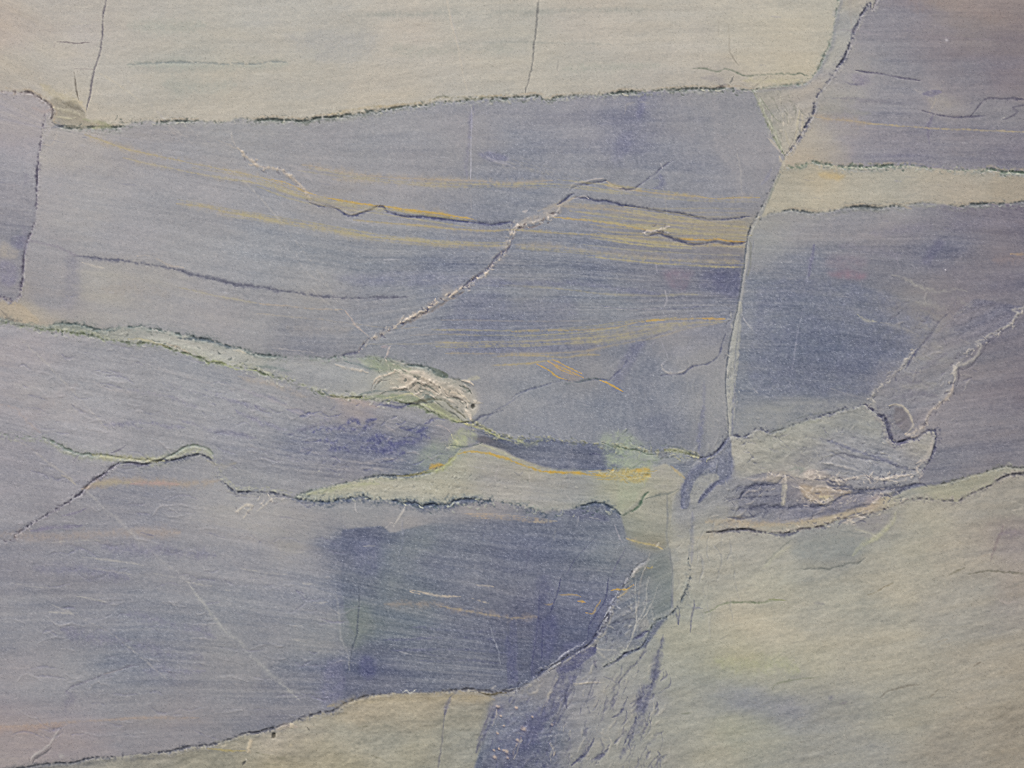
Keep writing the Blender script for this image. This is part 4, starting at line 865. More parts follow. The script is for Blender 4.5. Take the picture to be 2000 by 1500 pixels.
for s in ("430,750 480,765 540,785 590,810", "520,768 560,778 600,790", "600,880 680,900 740,905", "640,920 720,915 760,920", "300,720 360,735 420,755", "560,790 600,812", "700,905 760,895 800,905", "150,740 250,765 330,770"):
    stroke(s, (172, 168, 168), 2.4, .4, 3, .9)
stroke("640,775 690,785 740,795", (176, 160, 152), 6, .45, 2)
stroke("850,830 870,835 880,845", (180, 170, 166), 2, .6, 2)

# ---------------- left seams, lower half
stroke("150,750 120,770 60,820 80,845", (160, 152, 152), 10, .25, 3)
stroke("0,790 40,808 60,830 80,848", (176, 164, 158), 3, .45, 2, .8)
stroke("20,858 50,868 65,880 90,900 120,920 145,940", (172, 168, 164), 2.2, .45, 1.5, .7)
stroke("120,928 135,935 150,948", (178, 172, 158), 2, .5, 1)
stroke("215,885 225,882 238,876 245,870", (110, 108, 124), 1.5, .6, 1)
stroke("155,887 148,895 142,905", (120, 118, 130), 1.4, .5, 1)
stroke("180,888 215,893 250,895 290,900 320,900", (172, 170, 138), 4.5, .55, 2.5, .8)
stroke("350,885 380,878 405,882 415,895", (164, 168, 148), 5, .5, 2)
stroke("405,900 430,910 460,905", (176, 170, 152), 5, .4, 3)
stroke("240,910 260,906 290,910", (116, 114, 132), 4, .5, 2)
stroke("160,955 200,943 250,940 300,943 360,945 400,942 430,938", (172, 156, 136), 6, .5, 1.5, .6)
stroke("180,945 220,943 255,942", (180, 160, 134), 4.5, .5, 1, .6, part_name='ochre_line', label='soft ochre band beside the left crack', wl=5)
stroke("255,945 300,944 350,946", (176, 150, 146), 3.5, .4, 1)
stroke("0,1045 60,1048 130,1046 200,1042 280,1040 350,1040", (172, 156, 142), 9, .35, 2, .6, part_name='ochre_line', label='wide soft tan band at the left edge, lower half', wl=8)
stroke("60,1037 110,1030 160,1026", (118, 114, 140), 4, .5, 2)
stroke("120,1008 150,1000 170,992", (120, 116, 136), 2, .5, 1.5)
stroke("205,925 195,940", (112, 110, 122), 2, .4)
for s, ww, c, aa in (("165,957 185,975 200,990 230,1015 255,1040 285,1068 320,1098 350,1120 372,1145", 2.2, (172, 171, 170), .35),
                 ("372,1145 390,1170 410,1195 430,1222 450,1240 470,1255 485,1278 505,1295 530,1318 560,1345 585,1368", 2.4, (170, 171, 168), .42)):
    stroke(s, c, 5, .3, 1.5, .9)
    stroke(s, c, ww, aa, 1.5, .9, .1, part_name='pale_line', label='thin pale scratch like line slanting through the lower left block', wl=2)
for s in ("160,1088 200,1092 240,1098 280,1104", "170,1108 220,1116 260,1122", "20,1138 60,1146 90,1148", "150,1165 180,1170 210,1175", "95,1195 130,1198 155,1197", "360,1135 390,1142 415,1145", "440,1152 450,1154", "570,1078 595,1078", "710,1067 735,1066", "575,1222 590,1222",
          "610,1178 640,1176", "570,1248 600,1255", "590,1140 610,1140", "470,1110 520,1120 560,1122", "300,1120 340,1128", "100,1060 150,1056 200,1055"):
    stroke(s, (178, 176, 170), 1.8, .5, 1.5, .8)
for s in ("200,1070 300,1075 420,1085", "60,1110 150,1112 250,1130", "250,1200 350,1220 420,1245", "260,1260 330,1275 400,1285", "120,1230 180,1245 250,1250", "280,1310 340,1310 400,1310"):
    stroke(s, (122, 122, 142), 9, .4, 4, .8)
stroke("125,1355 135,1345 150,1338 170,1330 190,1322 210,1315 230,1308 250,1302 275,1298", (112, 112, 126), 1.9, .6, 1.5, .6, -.5, part_name='crack', label='faint dark curved crack in the lower left block', wl=3)
stroke("130,1350 140,1362 130,1378 128,1390", (116, 114, 130), 7, .4, 2)
stroke("240,1308 220,1312 200,1318", (176, 172, 166), 1.5, .4, 1, .8)
stroke("325,1312 345,1315", (114, 112, 124), 2, .5)
stroke("60,1487 65,1477 85,1465 97,1455 103,1445 112,1430 118,1420", (176, 172, 168), 2.2, .6, 1.5, .5, .4)
stroke("62,1492 68,1480 88,1468 100,1458", (104, 102, 106), 2, .6, 1.5, .5, -.4, off=2)
stroke("0,1420 60,1418 110,1412 160,1409 220,1405 280,1402 340,1402 390,1402", (172, 154, 138), 2.6, .4, 1, .7, part_name='ochre_line', label='faint tan line near the bottom left corner', wl=3)
stroke("0,1425 60,1422 130,1415", (168, 148, 136), 6, .45, 2)
stroke("115,1478 125,1475", (170, 168, 164), 3, .5)
stroke("460,1000 470,993 482,985 495,988 485,1000 475,1012", (190, 184, 172), 2.2, .7, 2.5, .6, .3)
stroke("500,1000 520,985 540,972", (186, 182, 172), 2, .6, 2, .7, .2)
stroke("480,1030 520,1040 560,1038", (158, 158, 152), 12, .3, 3)
# under the wedge
stroke("694,982 693,990 697,1000", (182, 180, 178), 1.4, .65, .5)
stroke("793,985 787,998 778,1012 768,1028", (190, 186, 178), 1.8, .7, .8, .4, .1)
stroke("752,1032 765,1020 770,1030", (186, 182, 178), 1.6, .5, 1)
stroke("590,968 610,958 640,955", (120, 132, 122), 3, .4, 2)
stroke("600,965 640,958 690,948 740,945", (174, 178, 142), 5, .5, 2)
for k in range(4):
    stroke("%d,%d 970,%d 1030,%d 1080,%d" % (905 + 8 * k, 1003 + 3 * k, 1004 + 3 * k, 1010 + 3 * k, 1016 + 2 * k), (178, 160, 138), 1.2, .5, .8, .8)
stroke("1040,1020 1070,1017 1088,1018", (196, 172, 142), 1.8, .6, .8, .5, part_name='ochre_line', label='short orange line under the right end of the wedge', wl=2)
blob("1100,1000 1130,995 1180,1005 1190,1020 1150,1015 1110,1010", (92, 96, 122), .55, 5)
stroke("1085,1028 1083,1050 1078,1065", (160, 160, 158), 2.5, .4, 2, .8)
stroke("1130,1008 1127,1030", (168, 168, 172), 1.4, .4)
stroke("1150,1010 1175,1015", (176, 176, 174), 1.4, .4)
stroke("1165,1050 1145,1068 1125,1090 1112,1112 1105,1125", (88, 92, 116), 1.2, .55, 1, .5, -.2)
stroke("1222,1070 1212,1090 1200,1110 1195,1130", (90, 92, 116), 1.4, .5, 1, .6)
stroke("1040,1060 1030,1090 1025,1120", (96, 98, 122), 1.6, .3, 2)
stroke("1200,1025 1208,1045 1215,1058", (168, 166, 172), 1.6, .5, 1)
stroke("930,1080 928,1110 932,1130 935,1165", (160, 162, 168), 3, .4, 3, .9)
stroke("958,1222 963,1245 972,1270 978,1300", (166, 170, 178), 1.8, .5, 1.2, .6)
stroke("815,1075 850,1082 900,1090 960,1095", (152, 156, 164), 2, .4, 2, .9)
stroke("700,1130 701,1180 698,1220 697,1240 690,1260 682,1300 678,1315", (80, 88, 100), 1.2, .55, .6, .5)
stroke("655,1150 662,1200 668,1250 680,1280 683,1310", (158, 160, 160), 2, .45, 1.5, .7)
stroke("672,1320 670,1345", (96, 98, 122), 4, .5, 1)
for s in ("800,1152 830,1158 860,1165 900,1165", "920,1168 940,1175 955,1178", "930,1143 965,1146", "800,1155 820,1160"):
    stroke(s, (190, 180, 164), 1.9, .65, 1, .8)
stroke("750,1180 800,1178 860,1184 900,1192 950,1198 1000,1207 1050,1205", (166, 152, 138), 6, .45, 2, .8)
stroke("860,1184 900,1191 950,1200 1000,1208 1025,1208", (186, 158, 122), 1.8, .5, 1, .7, part_name='ochre_line', label='faint ochre line in the dark blue lower block', wl=3)
for s in ("750,1250 900,1245 1000,1250", "760,1270 880,1268 990,1275", "800,1225 900,1232 1000,1235", "820,1290 900,1290 980,1295"):
    stroke(s, (100, 104, 130), 2.2, .4, 1.5, 1)
stroke("990,1240 1000,1300 1010,1330", (88, 92, 126), 9, .45, 3)
stroke("1005,1000 1010,1008", (150, 150, 158), 2, .3)
stroke("785,1353 795,1348 800,1354 812,1347", (206, 206, 196), 1.6, .8, 1.5)
stroke("968,1340 960,1346", (186, 182, 176), 2.4, .5)

# ---------------- yellow vein under the centre
Y8 = "895,887 920,882 945,885 970,891 990,897 1005,902 1020,908 1040,913 1060,921 1085,922 1100,922 1130,924 1160,929 1190,930"
stroke(Y8, (178, 166, 132), 6, .5, 1.5, .7)
stroke(Y8, (206, 158, 64), 2.1, .85, 2.0, .5, 0, part_name='ochre_vein', label='bright orange vein under the navy lens', wl=2.8)
stroke("940,870 960,876 985,886 1000,893 1015,898", (188, 176, 142), 3, .6, 1.5)
stroke("920,884 950,883 985,892 1005,898", (206, 164, 82), 1.5, .6, 1.5, .6)
for k in range(5):
    stroke("%d,%d 1210,%d 1268,%d" % (1150 + 4 * k, 921 + 4 * k, 918 + 4.5 * k, 916 + 5 * k), (206, 164, 74), 1.3, .55, 1.2, .8)
stroke("1230,920 1250,918 1269,917", (208, 156, 62), 3, .6, 1, .6)
stroke("830,924 850,918 868,912 882,900 892,890", (180, 172, 112), 5, .6, 2, .6)
stroke("775,930 800,928 820,925 845,916", (184, 164, 104), 2, .6, 1)
stroke("838,915 858,908 868,908", (206, 160, 66), 2.6, .75, 1.5, .5, part_name='ochre_vein', label='small orange fleck left of the centre', wl=4)
stroke("1150,888 1160,886 1172,889", (78, 80, 108), 2.4, .6, 1.5)
stroke("1175,864 1190,869 1200,873 1230,877 1250,880 1262,886 1280,888", (82, 96, 84), 1.7, .8, 1.2, .5, -.5)
stroke("1278,888 1295,886 1302,888 1290,896", (98, 100, 108), 3.4, .7, 1.5)
stroke("1180,905 1220,918 1240,910 1255,902 1280,900 1300,892", (112, 128, 104), 1.5, .55, 1.5, .8)
stroke("1110,860 1112,890 1114,915 1108,935", (142, 144, 154), 7, .4, 1, .5)
stroke("1268,960 1258,970 1250,985 1240,995 1232,1000", (82, 104, 88), 2.8, .8, 2, .5, -.6)
stroke("1215,1008 1225,1002 1235,994", (96, 108, 96), 1.8, .6, 1.5)
stroke("1260,975 1275,970 1295,965 1310,962 1325,955", (104, 112, 108), 2, .65, 2, .7, -.3)
stroke("1275,910 1290,925 1320,935 1330,950 1300,955 1280,950", (166, 164, 156), 12, .4, 3)
stroke("1310,910 1322,920 1333,930 1342,938", (200, 164, 108), 2.8, .65, 1, .6, part_name='ochre_line', label='short orange tip left of the blue curl', wl=2.5)
stroke("1270,918 1262,935 1258,950", (164, 170, 140), 2, .5, 1)
stroke("1300,872 1320,872 1340,880 1360,890", (96, 104, 108), 1.8, .6, 1.5)
stroke("1300,880 1330,882 1345,885", (170, 174, 138), 5, .5, 2)
stroke("1105,965 1115,978", (182, 180, 174), 2, .5, 1)
stroke("970,905 975,912 968,925 968,940", (176, 172, 168), 1.8, .5, 2)
stroke("1033,925 1036,945", (184, 180, 172), 1.8, .5, 1)
stroke("1005,922 1015,928 1022,920", (116, 118, 122), 3.5, .5, 1.5)
# blue curls
stroke("1384,893 1375,905 1362,918 1348,930 1340,943 1335,960 1333,978 1333,992", (104, 109, 134), 6.5, .8, 1, .35, 0, part_name='blue_band', label='thick dark blue curl, left one', wl=6)
stroke("1345,930 1338,945 1331,962", (82, 86, 110), 1.5, .4, 1)
stroke("1366,980 1374,970 1386,957 1398,945 1412,938 1424,925 1428,905 1424,885", (106, 111, 134), 5, .6, 1, .35, 0, part_name='blue_band', label='dark blue curl, right one', wl=5)
stroke("1366,978 1376,966 1388,954 1400,942 1408,938", (72, 76, 104), 2, .75, .8, .3, -.4)
stroke("1345,975 1350,955 1362,940 1378,930", (162, 163, 154), 5, .55, 1.5)
stroke("1395,890 1415,866 1425,855", (76, 80, 104), 2.6, .6, 1)
stroke("1340,890 1365,896 1385,897 1400,895", (92, 96, 114), 2, .6, 1)
stroke("1428,900 1427,870 1424,856", (150, 152, 152), 2, .3)
stroke("1372,888 1372,902", (92, 96, 118), 3, .5)
stroke("1370,932 1390,938 1395,940", (90, 94, 112), 1.4, .5, 1)
# broken zone
for s, ww, aa in (("1445,975 1452,962 1462,952 1478,947 1500,945 1512,948", 3, .7), ("1420,980 1440,975 1470,972 1500,970 1520,968", 2.4, .5), ("1450,965 1470,958 1500,960", 5, .5),
                  ("1500,990 1540,992 1570,985 1590,988 1610,988 1625,980", 3, .6), ("1540,990 1550,990", 2.4, .7), ("1590,978 1605,988 1625,982 1635,972 1660,965 1690,964", 2, .75),
                  ("1590,935 1610,935 1620,945 1640,952", 2, .55), ("1625,955 1655,953 1680,958 1720,955", 3, .6), ("1700,965 1730,967 1750,965 1770,952 1795,946", 2, .7), ("1690,958 1730,955 1760,950 1795,946 1810,950", 3, .55), ("1655,1000 1670,992 1700,985", 5, .6),
                  ("1580,1010 1620,1000 1650,998", 6, .4), ("1500,1042 1525,1045 1560,1038", 3.4, .6), ("1420,1020 1445,1012 1480,1008", 2, .5), ("1420,1038 1440,1037 1470,1036 1500,1040", 1.8, .3),
                  ("1530,925 1520,945 1500,950", 2, .3), ("1740,905 1770,915 1790,918", 3, .5), ("1640,885 1690,895 1720,900", 3, .4), ("1460,995 1480,990 1500,994 1490,1010", 6, .5)):
    stroke(s, (86, 89, 106), ww * 1.15, aa * 1.25, 2.5, .6, -.4)
for s, ww, aa in (("1572,932 1600,936 1640,940 1660,935 1690,930 1720,935 1750,932 1780,926", 2, .6), ("1560,950 1580,960 1600,950 1630,958", 2, .6), ("1590,975 1610,985 1622,978", 3, .65), ("1636,940 1640,950 1632,955", 2, .5),
                  ("1700,985 1710,978 1720,965", 3, .55), ("1790,905 1805,895 1815,880 1822,860", 4, .5), ("1720,960 1725,968", 2.5, .6), ("1500,926 1530,932 1545,930", 2.2, .5),
                  ("1640,1020 1655,1022 1670,1012 1690,1010", 2.4, .6), ("1560,932 1575,925 1600,927", 3, .5), ("1800,905 1790,915 1800,930", 2.5, .5), ("1460,935 1490,935 1520,930", 3, .4)):
    stroke(s, (194, 184, 172), ww * 1.1, aa * 1.2, 2.5, .6, .4, part_name='white_vein' if ww > 2.3 else None, label='short crumbly white streak in the broken zone', wl=2)
stroke("1380,1020 1430,1018 1500,1025 1570,1018 1620,1010 1660,1000 1700,990 1740,970", (176, 162, 138), 7, .6, 2, .6)
stroke("1350,1030 1400,1022 1420,1000 1400,990", (160, 160, 150), 8, .4, 3)
stroke("1400,1022 1390,1045 1360,1050", (168, 160, 142), 7, .4, 3)
# ellipse, right
stroke("1530,830 1550,820 1580,812 1620,805 1660,798", (104, 110, 108), 1.5, .5, 2, .8)
stroke("1500,848 1530,840 1560,828 1600,820", (160, 164, 146), 6, .4, 2)
stroke("1503,850 1508,870 1503,890", (134, 138, 128), 1.6, .4, 1)
stroke("1540,918 1570,915 1560,925", (118, 130, 120), 4, .4, 3)
for k in range(7):
    stroke("%d,%d %d,%d %d,%d" % (1590 + 18 * k, 850 + 7 * k, 1640 + 20 * k, 868 + 7 * k, 1700 + 14 * k, 890 + 5 * k), (112, 115, 132), 2.6, .35, 3, 1)
# white lines of the right block
QW = (182, 178, 168)
stroke("2000,600 1990,612 1982,622 1975,634 1960,640 1945,648 1930,655 1922,663", QW, 2.4, .7, 1.5, .5, .4, part_name='white_vein', label='white crooked line at the right edge, upper stretch', wl=3)
stroke("1922,663 1905,668 1915,672 1912,685 1905,697 1895,705 1885,712 1872,712 1866,722 1866,735 1862,748", QW, 3, .65, 2, .5, .4, part_name='white_vein', label='white crooked line at right, middle stretch', wl=3.5)
stroke("1862,748 1860,760 1853,772 1842,782 1832,792 1820,800 1812,812 1808,828 1800,838", (186, 174, 160), 3.6, .6, 2, .5, .4, part_name='white_vein', label='white crooked line at right, lower stretch', wl=4)
stroke("1924,670 1914,690 1900,708 1884,715 1872,718 1872,740 1865,755", (88, 86, 98), 1.5, .5, 1.5, .6, -.5, off=-3)
stroke("1812,815 1806,830 1803,845", (96, 92, 98), 2, .5, 1)
stroke("1905,588 1890,600 1880,608 1868,613 1855,622", (166, 162, 160), 2, .5, 2, .9)
stroke("1855,610 1840,622 1828,638 1818,652 1808,665 1795,678", (92, 92, 108), 2.6, .55, 1.5, .6, -.3)
stroke("1790,682 1778,690 1770,702 1760,718 1752,728 1740,740 1728,748 1715,758 1706,768 1700,782", (180, 176, 168), 3.0, .65, 2, .5, .4, part_name='white_vein', label='white slanting streak inside the right block', wl=3.5)
stroke("1798,678 1788,688 1780,702 1768,722", (80, 82, 106), 2.2, .6, 1.5)
stroke("1735,793 1748,790 1762,792 1772,802 1780,818 1784,830 1775,842 1768,848", (188, 180, 162), 2.6, .7, 1.5, .5, .4)
stroke("1768,848 1785,845 1800,835 1805,842 1795,850 1780,854", (190, 178, 162), 5, .6, 2, .6, .3)
stroke("1706,770 1706,790 1712,800", (168, 166, 158), 4, .5, 2)
stroke("1675,614 1685,622 1700,627 1712,628", (178, 176, 160), 2.6, .6, 1.5, .6)
stroke("1720,630 1760,640 1790,652", (158, 156, 152), 3, .4, 2, .8)
stroke("1740,537 1755,540 1775,548 1790,557 1810,565 1840,570 1870,565 1890,570", (164, 162, 156), 3, .5, 3, .9)
stroke("1845,526 1848,527", (226, 224, 226), 2.2, .85, .3)
stroke("1750,500 1760,525", (150, 148, 158), 1.5, .4, 1)
for s in ("1790,590 1830,600 1860,595", "1800,640 1830,640 1870,650", "1790,700 1830,700 1860,705", "1740,760 1790,755 1830,750", "1820,670 1840,680", "1870,580 1900,600"):
    stroke(s, (158, 156, 150), 7, .4, 4, .9)
for s in ("1795,600 1820,605 1850,615", "1760,740 1800,745", "1745,780 1790,770 1830,775", "1840,640 1870,630 1890,640", "1800,720 1850,690"):
    stroke(s, (118, 116, 128), 5, .4, 4, .9)
stroke("1580,515 1576,545 1571,570 1568,600 1562,630 1556,660 1550,700 1546,730", (152, 154, 168), 1.3, .5, .8, .8)
stroke("1590,478 1584,510 1580,540", (112, 112, 138), 4.5, .5, 1.5)
stroke("1448,610 1455,625 1462,635 1470,645", (176, 176, 178), 2, .7, 1.5, .5, .3)
stroke("1975,496 2000,497", (190, 150, 112), 2.4, .6, .5, .5, part_name='ochre_line', label='tiny orange dash at the right edge', wl=2.5)
stroke("1940,508 2000,505", (146, 132, 130), 9, .4, 1)
stroke("1470,758 1480,768", (170, 170, 172), 1.8, .5)
stroke("1475,800 1500,795 1530,800 1560,790", (150, 152, 148), 5, .3, 3)
stroke("1620,758 1650,768 1690,778", (148, 148, 152), 2, .4, 2)
for s in ("1640,480 1700,490 1760,500", "1860,440 1920,435 1990,440", "1700,455 1760,450 1820,440"):
    stroke(s, (132, 130, 144), 10, .35, 3)
stroke("1500,420 1560,425 1640,420", (156, 154, 152), 9, .4, 3)
stroke("1770,400 1800,402 1840,400 1855,402", (156, 156, 150), 5, .5, 2)
stroke("1765,402 1780,408", (186, 168, 142), 2.5, .5, 1)
# diagonal lines of the middle block's lower part
stroke("1000,778 1020,765 1040,758 1060,752 1085,747 1110,743 1130,745 1150,742 1170,740 1190,743", (92, 98, 120), 1.8, .6, 2, .8, -.4, part_name='dark_seam', label='fine dark seam under the orange hatch lines', wl=2.5)
stroke("1095,745 1110,750 1130,745 1160,738 1175,742", (92, 104, 104), 2.4, .55, 3, .8)
stroke("1190,742 1205,730 1215,722 1225,705 1235,690 1250,672 1270,662 1290,652 1310,645", (94, 98, 122), 1.8, .5, 2, .8, -.3)
stroke("1290,735 1300,732 1320,730 1335,728 1350,718 1365,714 1380,712 1395,703 1405,690 1412,670 1418,650", (88, 92, 114), 1.8, .7, 1.5, .5, -.5, part_name='dark_seam', label='dark seam curling up left of the pale upright vein', wl=2.8)
stroke("1292,712 1296,722 1305,728 1325,728 1340,722", (184, 180, 176), 2.4, .65, 2, .6, .4)
stroke("1290,715 1300,705", (172, 172, 178), 1.8, .5, 1)
stroke("1290,660 1300,685 1305,700", (158, 158, 168), 1.6, .4, 1.5)
stroke("1272,675 1280,665", (156, 156, 166), 2, .4)
stroke("1290,640 1380,645 1400,660 1350,680 1310,690", (148, 150, 160), 12, .3, 3)
stroke("940,830 960,808 990,790 1020,770", (100, 104, 126), 1.8, .4, 2)
# fan of splinters
for s, aa in (("1242,1125 1240,1160 1243,1185 1243,1210 1240,1225", .6), ("1268,1125 1263,1150 1262,1180 1255,1200 1245,1215 1238,1235", .6), ("1290,1136 1283,1150 1278,1170 1270,1185 1262,1200 1255,1205", .75),
              ("1262,1200 1250,1215 1240,1228 1232,1250 1222,1270", .7), ("1225,1136 1235,1128 1245,1112 1262,1102 1270,1093", .6), ("1262,1200 1265,1215 1262,1228", .5), ("1270,1185 1275,1200 1272,1210", .4)):
    stroke(s, (176, 176, 170), 1.5, aa, 1, .4, .2, part_name='white_vein', label='hair thin white splinter line in the dark fan', wl=1.8)
blob("1250,1215 1262,1205 1268,1222 1255,1232 1248,1228", (150, 150, 146), .6, 3)
stroke("1268,1232 1258,1235 1248,1243 1238,1248", (78, 82, 108), 2.8, .8, 1, .5, -.5)
stroke("1243,1100 1258,1103 1242,1112 1235,1122 1232,1128", (196, 192, 186), 2.2, .6, 1.2, .4, .3)
stroke("1180,1205 1188,1190 1194,1175 1203,1162 1206,1152", (196, 198, 206), 1.8, .7, 1.2, .6, .4, off=1)
stroke("1165,1236 1172,1228 1180,1212", (186, 190, 200), 1.6, .6, 1)
stroke("1220,1140 1226,1128", (196, 194, 196), 2, .6)
ochre("1193,1153 1205,1151 1215,1152 1228,1149 1238,1142", .85, 1.7, (214, 160, 62), .2, 3, 'small bright orange dash in the dark fan')
ochre("1205,1168 1220,1158 1228,1152", .6, 1.6, (198, 158, 96), .1, 3)
ochre("1088,1163 1105,1162 1125,1162 1135,1166", .6, 1.3, (200, 156, 92), 0)
ochre("1128,1174 1143,1176", .8, 2.2, (212, 158, 70), 0, 3, 'tiny orange fleck left of the dark fan')
ochre("1144,1197 1158,1198 1163,1188 1170,1178 1174,1170", .65, 1.3, (204, 158, 84), 0)
ochre("1062,1180 1075,1181 1081,1177", .55, 1.4, (200, 156, 96), 0)
ochre("1000,1206 1025,1207", .4, 1.4, (190, 158, 120), 0)
ochre("1262,1108 1270,1110 1275,1106", .8, 1.6, (212, 172, 76), .4, 5)
ochre("1224,1052 1240,1057 1262,1062 1280,1066 1295,1073", .7, 2.4, (198, 170, 108), .5, 6, 'short yellow line under the grey green patch')
stroke("1287,1060 1280,1070", (206, 200, 180), 2, .7)
stroke("1303,965 1304,1010 1302,1050 1306,1070 1310,1100", (120, 124, 128), 2, .5, 1.5)
stroke("1300,1030 1302,1070 1306,1120 1312,1160", (146, 150, 144), 4, .35, 2)
stroke("1270,1080 1262,1098 1240,1108", (172, 168, 162), 1.6, .5, 1.2)
blob("1255,1105 1300,1090 1312,1125 1311,1170 1300,1195 1282,1200 1272,1160 1268,1125", (122, 131, 130), .35, 9)
for s in ("1095,1130 1088,1160 1080,1180 1074,1200", "1055,1150 1052,1200 1048,1240 1042,1280 1038,1325", "1188,1130 1182,1170 1168,1195 1152,1220 1148,1250", "1060,1220 1058,1290"):
    stroke(s, (76, 80, 110), 1.5, .75, .8, .5)
stroke("1085,1130 1095,1128", (150, 150, 160), 1.5, .3)
stroke("1070,1305 1090,1292 1100,1282 1115,1273 1135,1262 1148,1252", (182, 184, 194), 1.7, .7, 1.5, .6, .4, off=-2.5)
stroke("1072,1312 1090,1302 1105,1287 1120,1278 1150,1260 1165,1240 1175,1215", (66, 70, 98), 2.2, .7, 1.5, .5, -.8)
stroke("1048,1325 1060,1312 1068,1308", (64, 68, 92), 3.4, .8, 1.5, .4, -.8)
stroke("1155,1262 1170,1268 1185,1270 1205,1270", (182, 180, 172), 1.8, .6, 1.2)
stroke("1160,1265 1175,1280 1195,1290", (176, 174, 164), 2.2, .5, 2, .8)
stroke("1160,1290 1165,1305", (90, 92, 112), 2, .5, 1.5)
# lower right fan of soft dark bands
for s, ww, aa in (("1295,1240 1290,1262 1285,1285 1280,1310 1273,1332 1262,1345", 3.5, .5), ("1258,1338 1256,1352 1252,1368 1246,1385", 5, .45), ("1273,1335 1270,1350 1262,1370 1255,1390 1245,1405", 3.5, .45),
                  ("1242,1400 1238,1420 1235,1440 1228,1455", 3.5, .5), ("1225,1362 1218,1380 1208,1395 1195,1402", 2.2, .6), ("1160,1442 1155,1455 1145,1468 1135,1480 1115,1495", 2.4, .7), ("1190,1455 1180,1470 1165,1482 1155,1490", 3, .5),
                  ("1265,1250 1262,1270 1250,1290 1225,1305", 2, .5), ("1180,1322 1200,1330 1210,1345", 2, .3), ("1110,1340 1105,1370 1095,1400 1075,1430 1065,1450", 3, .45), ("1215,1300 1205,1330 1195,1345", 2.5, .35),
                  ("1320,1195 1325,1220", 2.4, .35), ("1080,1480 1085,1470", 4, .7), ("1230,1452 1212,1475 1210,1490", 4, .35), ("1355,1170 1350,1210 1347,1240", 1.5, .5), ("1327,1190 1325,1220", 2, .4), ("1185,1360 1180,1390", 2, .35)):
    stroke(s, (84, 87, 112), ww, aa * 1.3, 2.5, .7, -.3)
for s, ww, aa in (("1085,1325 1075,1345 1065,1370 1055,1395", 2, .6), ("1075,1450 1082,1465 1078,1480", 2, .55), ("1115,1338 1135,1335 1170,1333", 1.6, .6), ("1060,1325 1040,1355 1030,1350", 5, .35), ("1160,1380 1180,1350 1210,1320", 8, .3), ("1205,1440 1230,1400 1240,1360", 8, .3), ("1140,1490 1180,1440 1200,1410", 8, .3)):
    stroke(s, (170, 166, 154), ww, aa, 2.5, .7, .2)
stroke("1018,1440 1008,1460 1002,1480", (190, 172, 150), 2.6, .6, 2, .8)
for x, y, r in ((1023, 1423, 4), (1008, 1382, 2.4), (984, 1417, 2), (1011, 1445, 3), (966, 1478, 3.5), (975, 1462, 2.4), (990, 1468, 3.4), (984, 1465, 2.6), (965, 1465, 2.2), (992, 1480, 2.2), (973, 1380, 2.4), (972, 1432, 2), (1078, 1415, 2.4), (978, 1398, 2), (1040, 1400, 1.6)):
    stroke("%f,%f %f,%f" % (x - .6, y, x + .6, y + .5), (196, 178, 162), r, .75, .3, .2, .4, taper=False, part_name='pale_grain', label='small pinkish white grain in the dark lower zone', wl=r)
    stroke("%f,%f %f,%f" % (x - r - 1, y + r, x + 1, y + r + 1.5), (80, 80, 100), 1.5, .5, .3, .2, taper=False)
for s in ("955,1400 990,1410 985,1430", "1000,1395 1010,1410", "965,1440 980,1450", "1020,1400 1035,1420 1020,1450", "1045,1420 1050,1460 1030,1490", "975,1385 960,1410 945,1440 930,1470"):
    stroke(s, (82, 84, 112), 3.5, .4, 4, 1)
for s in ("960,1380 975,1400 965,1425", "1000,1430 1030,1440", "1060,1400 1090,1420 1085,1450", "1110,1390 1130,1400", "1000,1360 1040,1365"):
    stroke(s, (150, 148, 150), 3, .35, 4, 1)
# seam S8 upward continuation and right layer
stroke("1345,1090 1350,1050 1352,1010", (120, 126, 134), 2.5, .4, 2)
stroke("1375,1198 1390,1192 1405,1182 1425,1177 1450,1176 1480,1177 1510,1172 1530,1172", (122, 130, 108), 1.8, .65, 1.8, .7, -.3, part_name='dark_seam', label='short green seam in the pale lower right layer', wl=2.5)
stroke("1500,1170 1520,1171 1535,1173", (150, 144, 96), 1.6, .6, 1)
stroke("1695,1162 1715,1155 1728,1147 1745,1138", (128, 120, 98), 1.8, .6, 1.2, .6, -.3)
stroke("1560,1112 1590,1112 1620,1110 1650,1103 1675,1098 1690,1090", (112, 116, 112), 1.8, .6, 2.5, .8, -.3, part_name='dark_seam', label='short dark seam under the grey hollow at right', wl=2.5)
stroke("1495,1100 1510,1085 1525,1070 1540,1058 1555,1052", (120, 124, 118), 1.8, .55, 2, .7, -.2)
stroke("1490,1110 1520,1082 1545,1065", (176, 176, 156), 4, .45, 2)
stroke("1750,1000 1745,1020 1725,1040 1705,1055 1690,1060 1665,1085", (180, 180, 150), 4.5, .55, 3, .7, .2)
stroke("1670,1033 1685,1037 1700,1043 1715,1050", (176, 174, 158), 2.2, .5, 2)
stroke("1635,1030 1645,1020 1655,1012", (92, 94, 108), 1.9, .6, 1.5)
stroke("1670,1020 1685,1017 1692,1022", (102, 102, 118), 2.4, .55, 1.5)
blob("1665,1012 1700,1008 1740,1002 1735,1020 1712,1038 1690,1035 1670,1022", (140, 138, 142), .5, 6)
stroke("1640,1037 1690,1042", (124, 128, 126), 2.5, .45, 2)
blob("1560,1062 1620,1045 1680,1045 1700,1060 1680,1080 1620,1095 1570,1090 1545,1078", (140, 145, 142), .5, 12)
stroke("1850,1125 1870,1115 1885,1108", (128, 124, 108), 1.7, .55, 1.5)
stroke("1890,1122 1915,1118 1940,1115 1970,1118 2000,1121", (106, 104, 92), 1.9, .6, 1.5, .6, -.3)
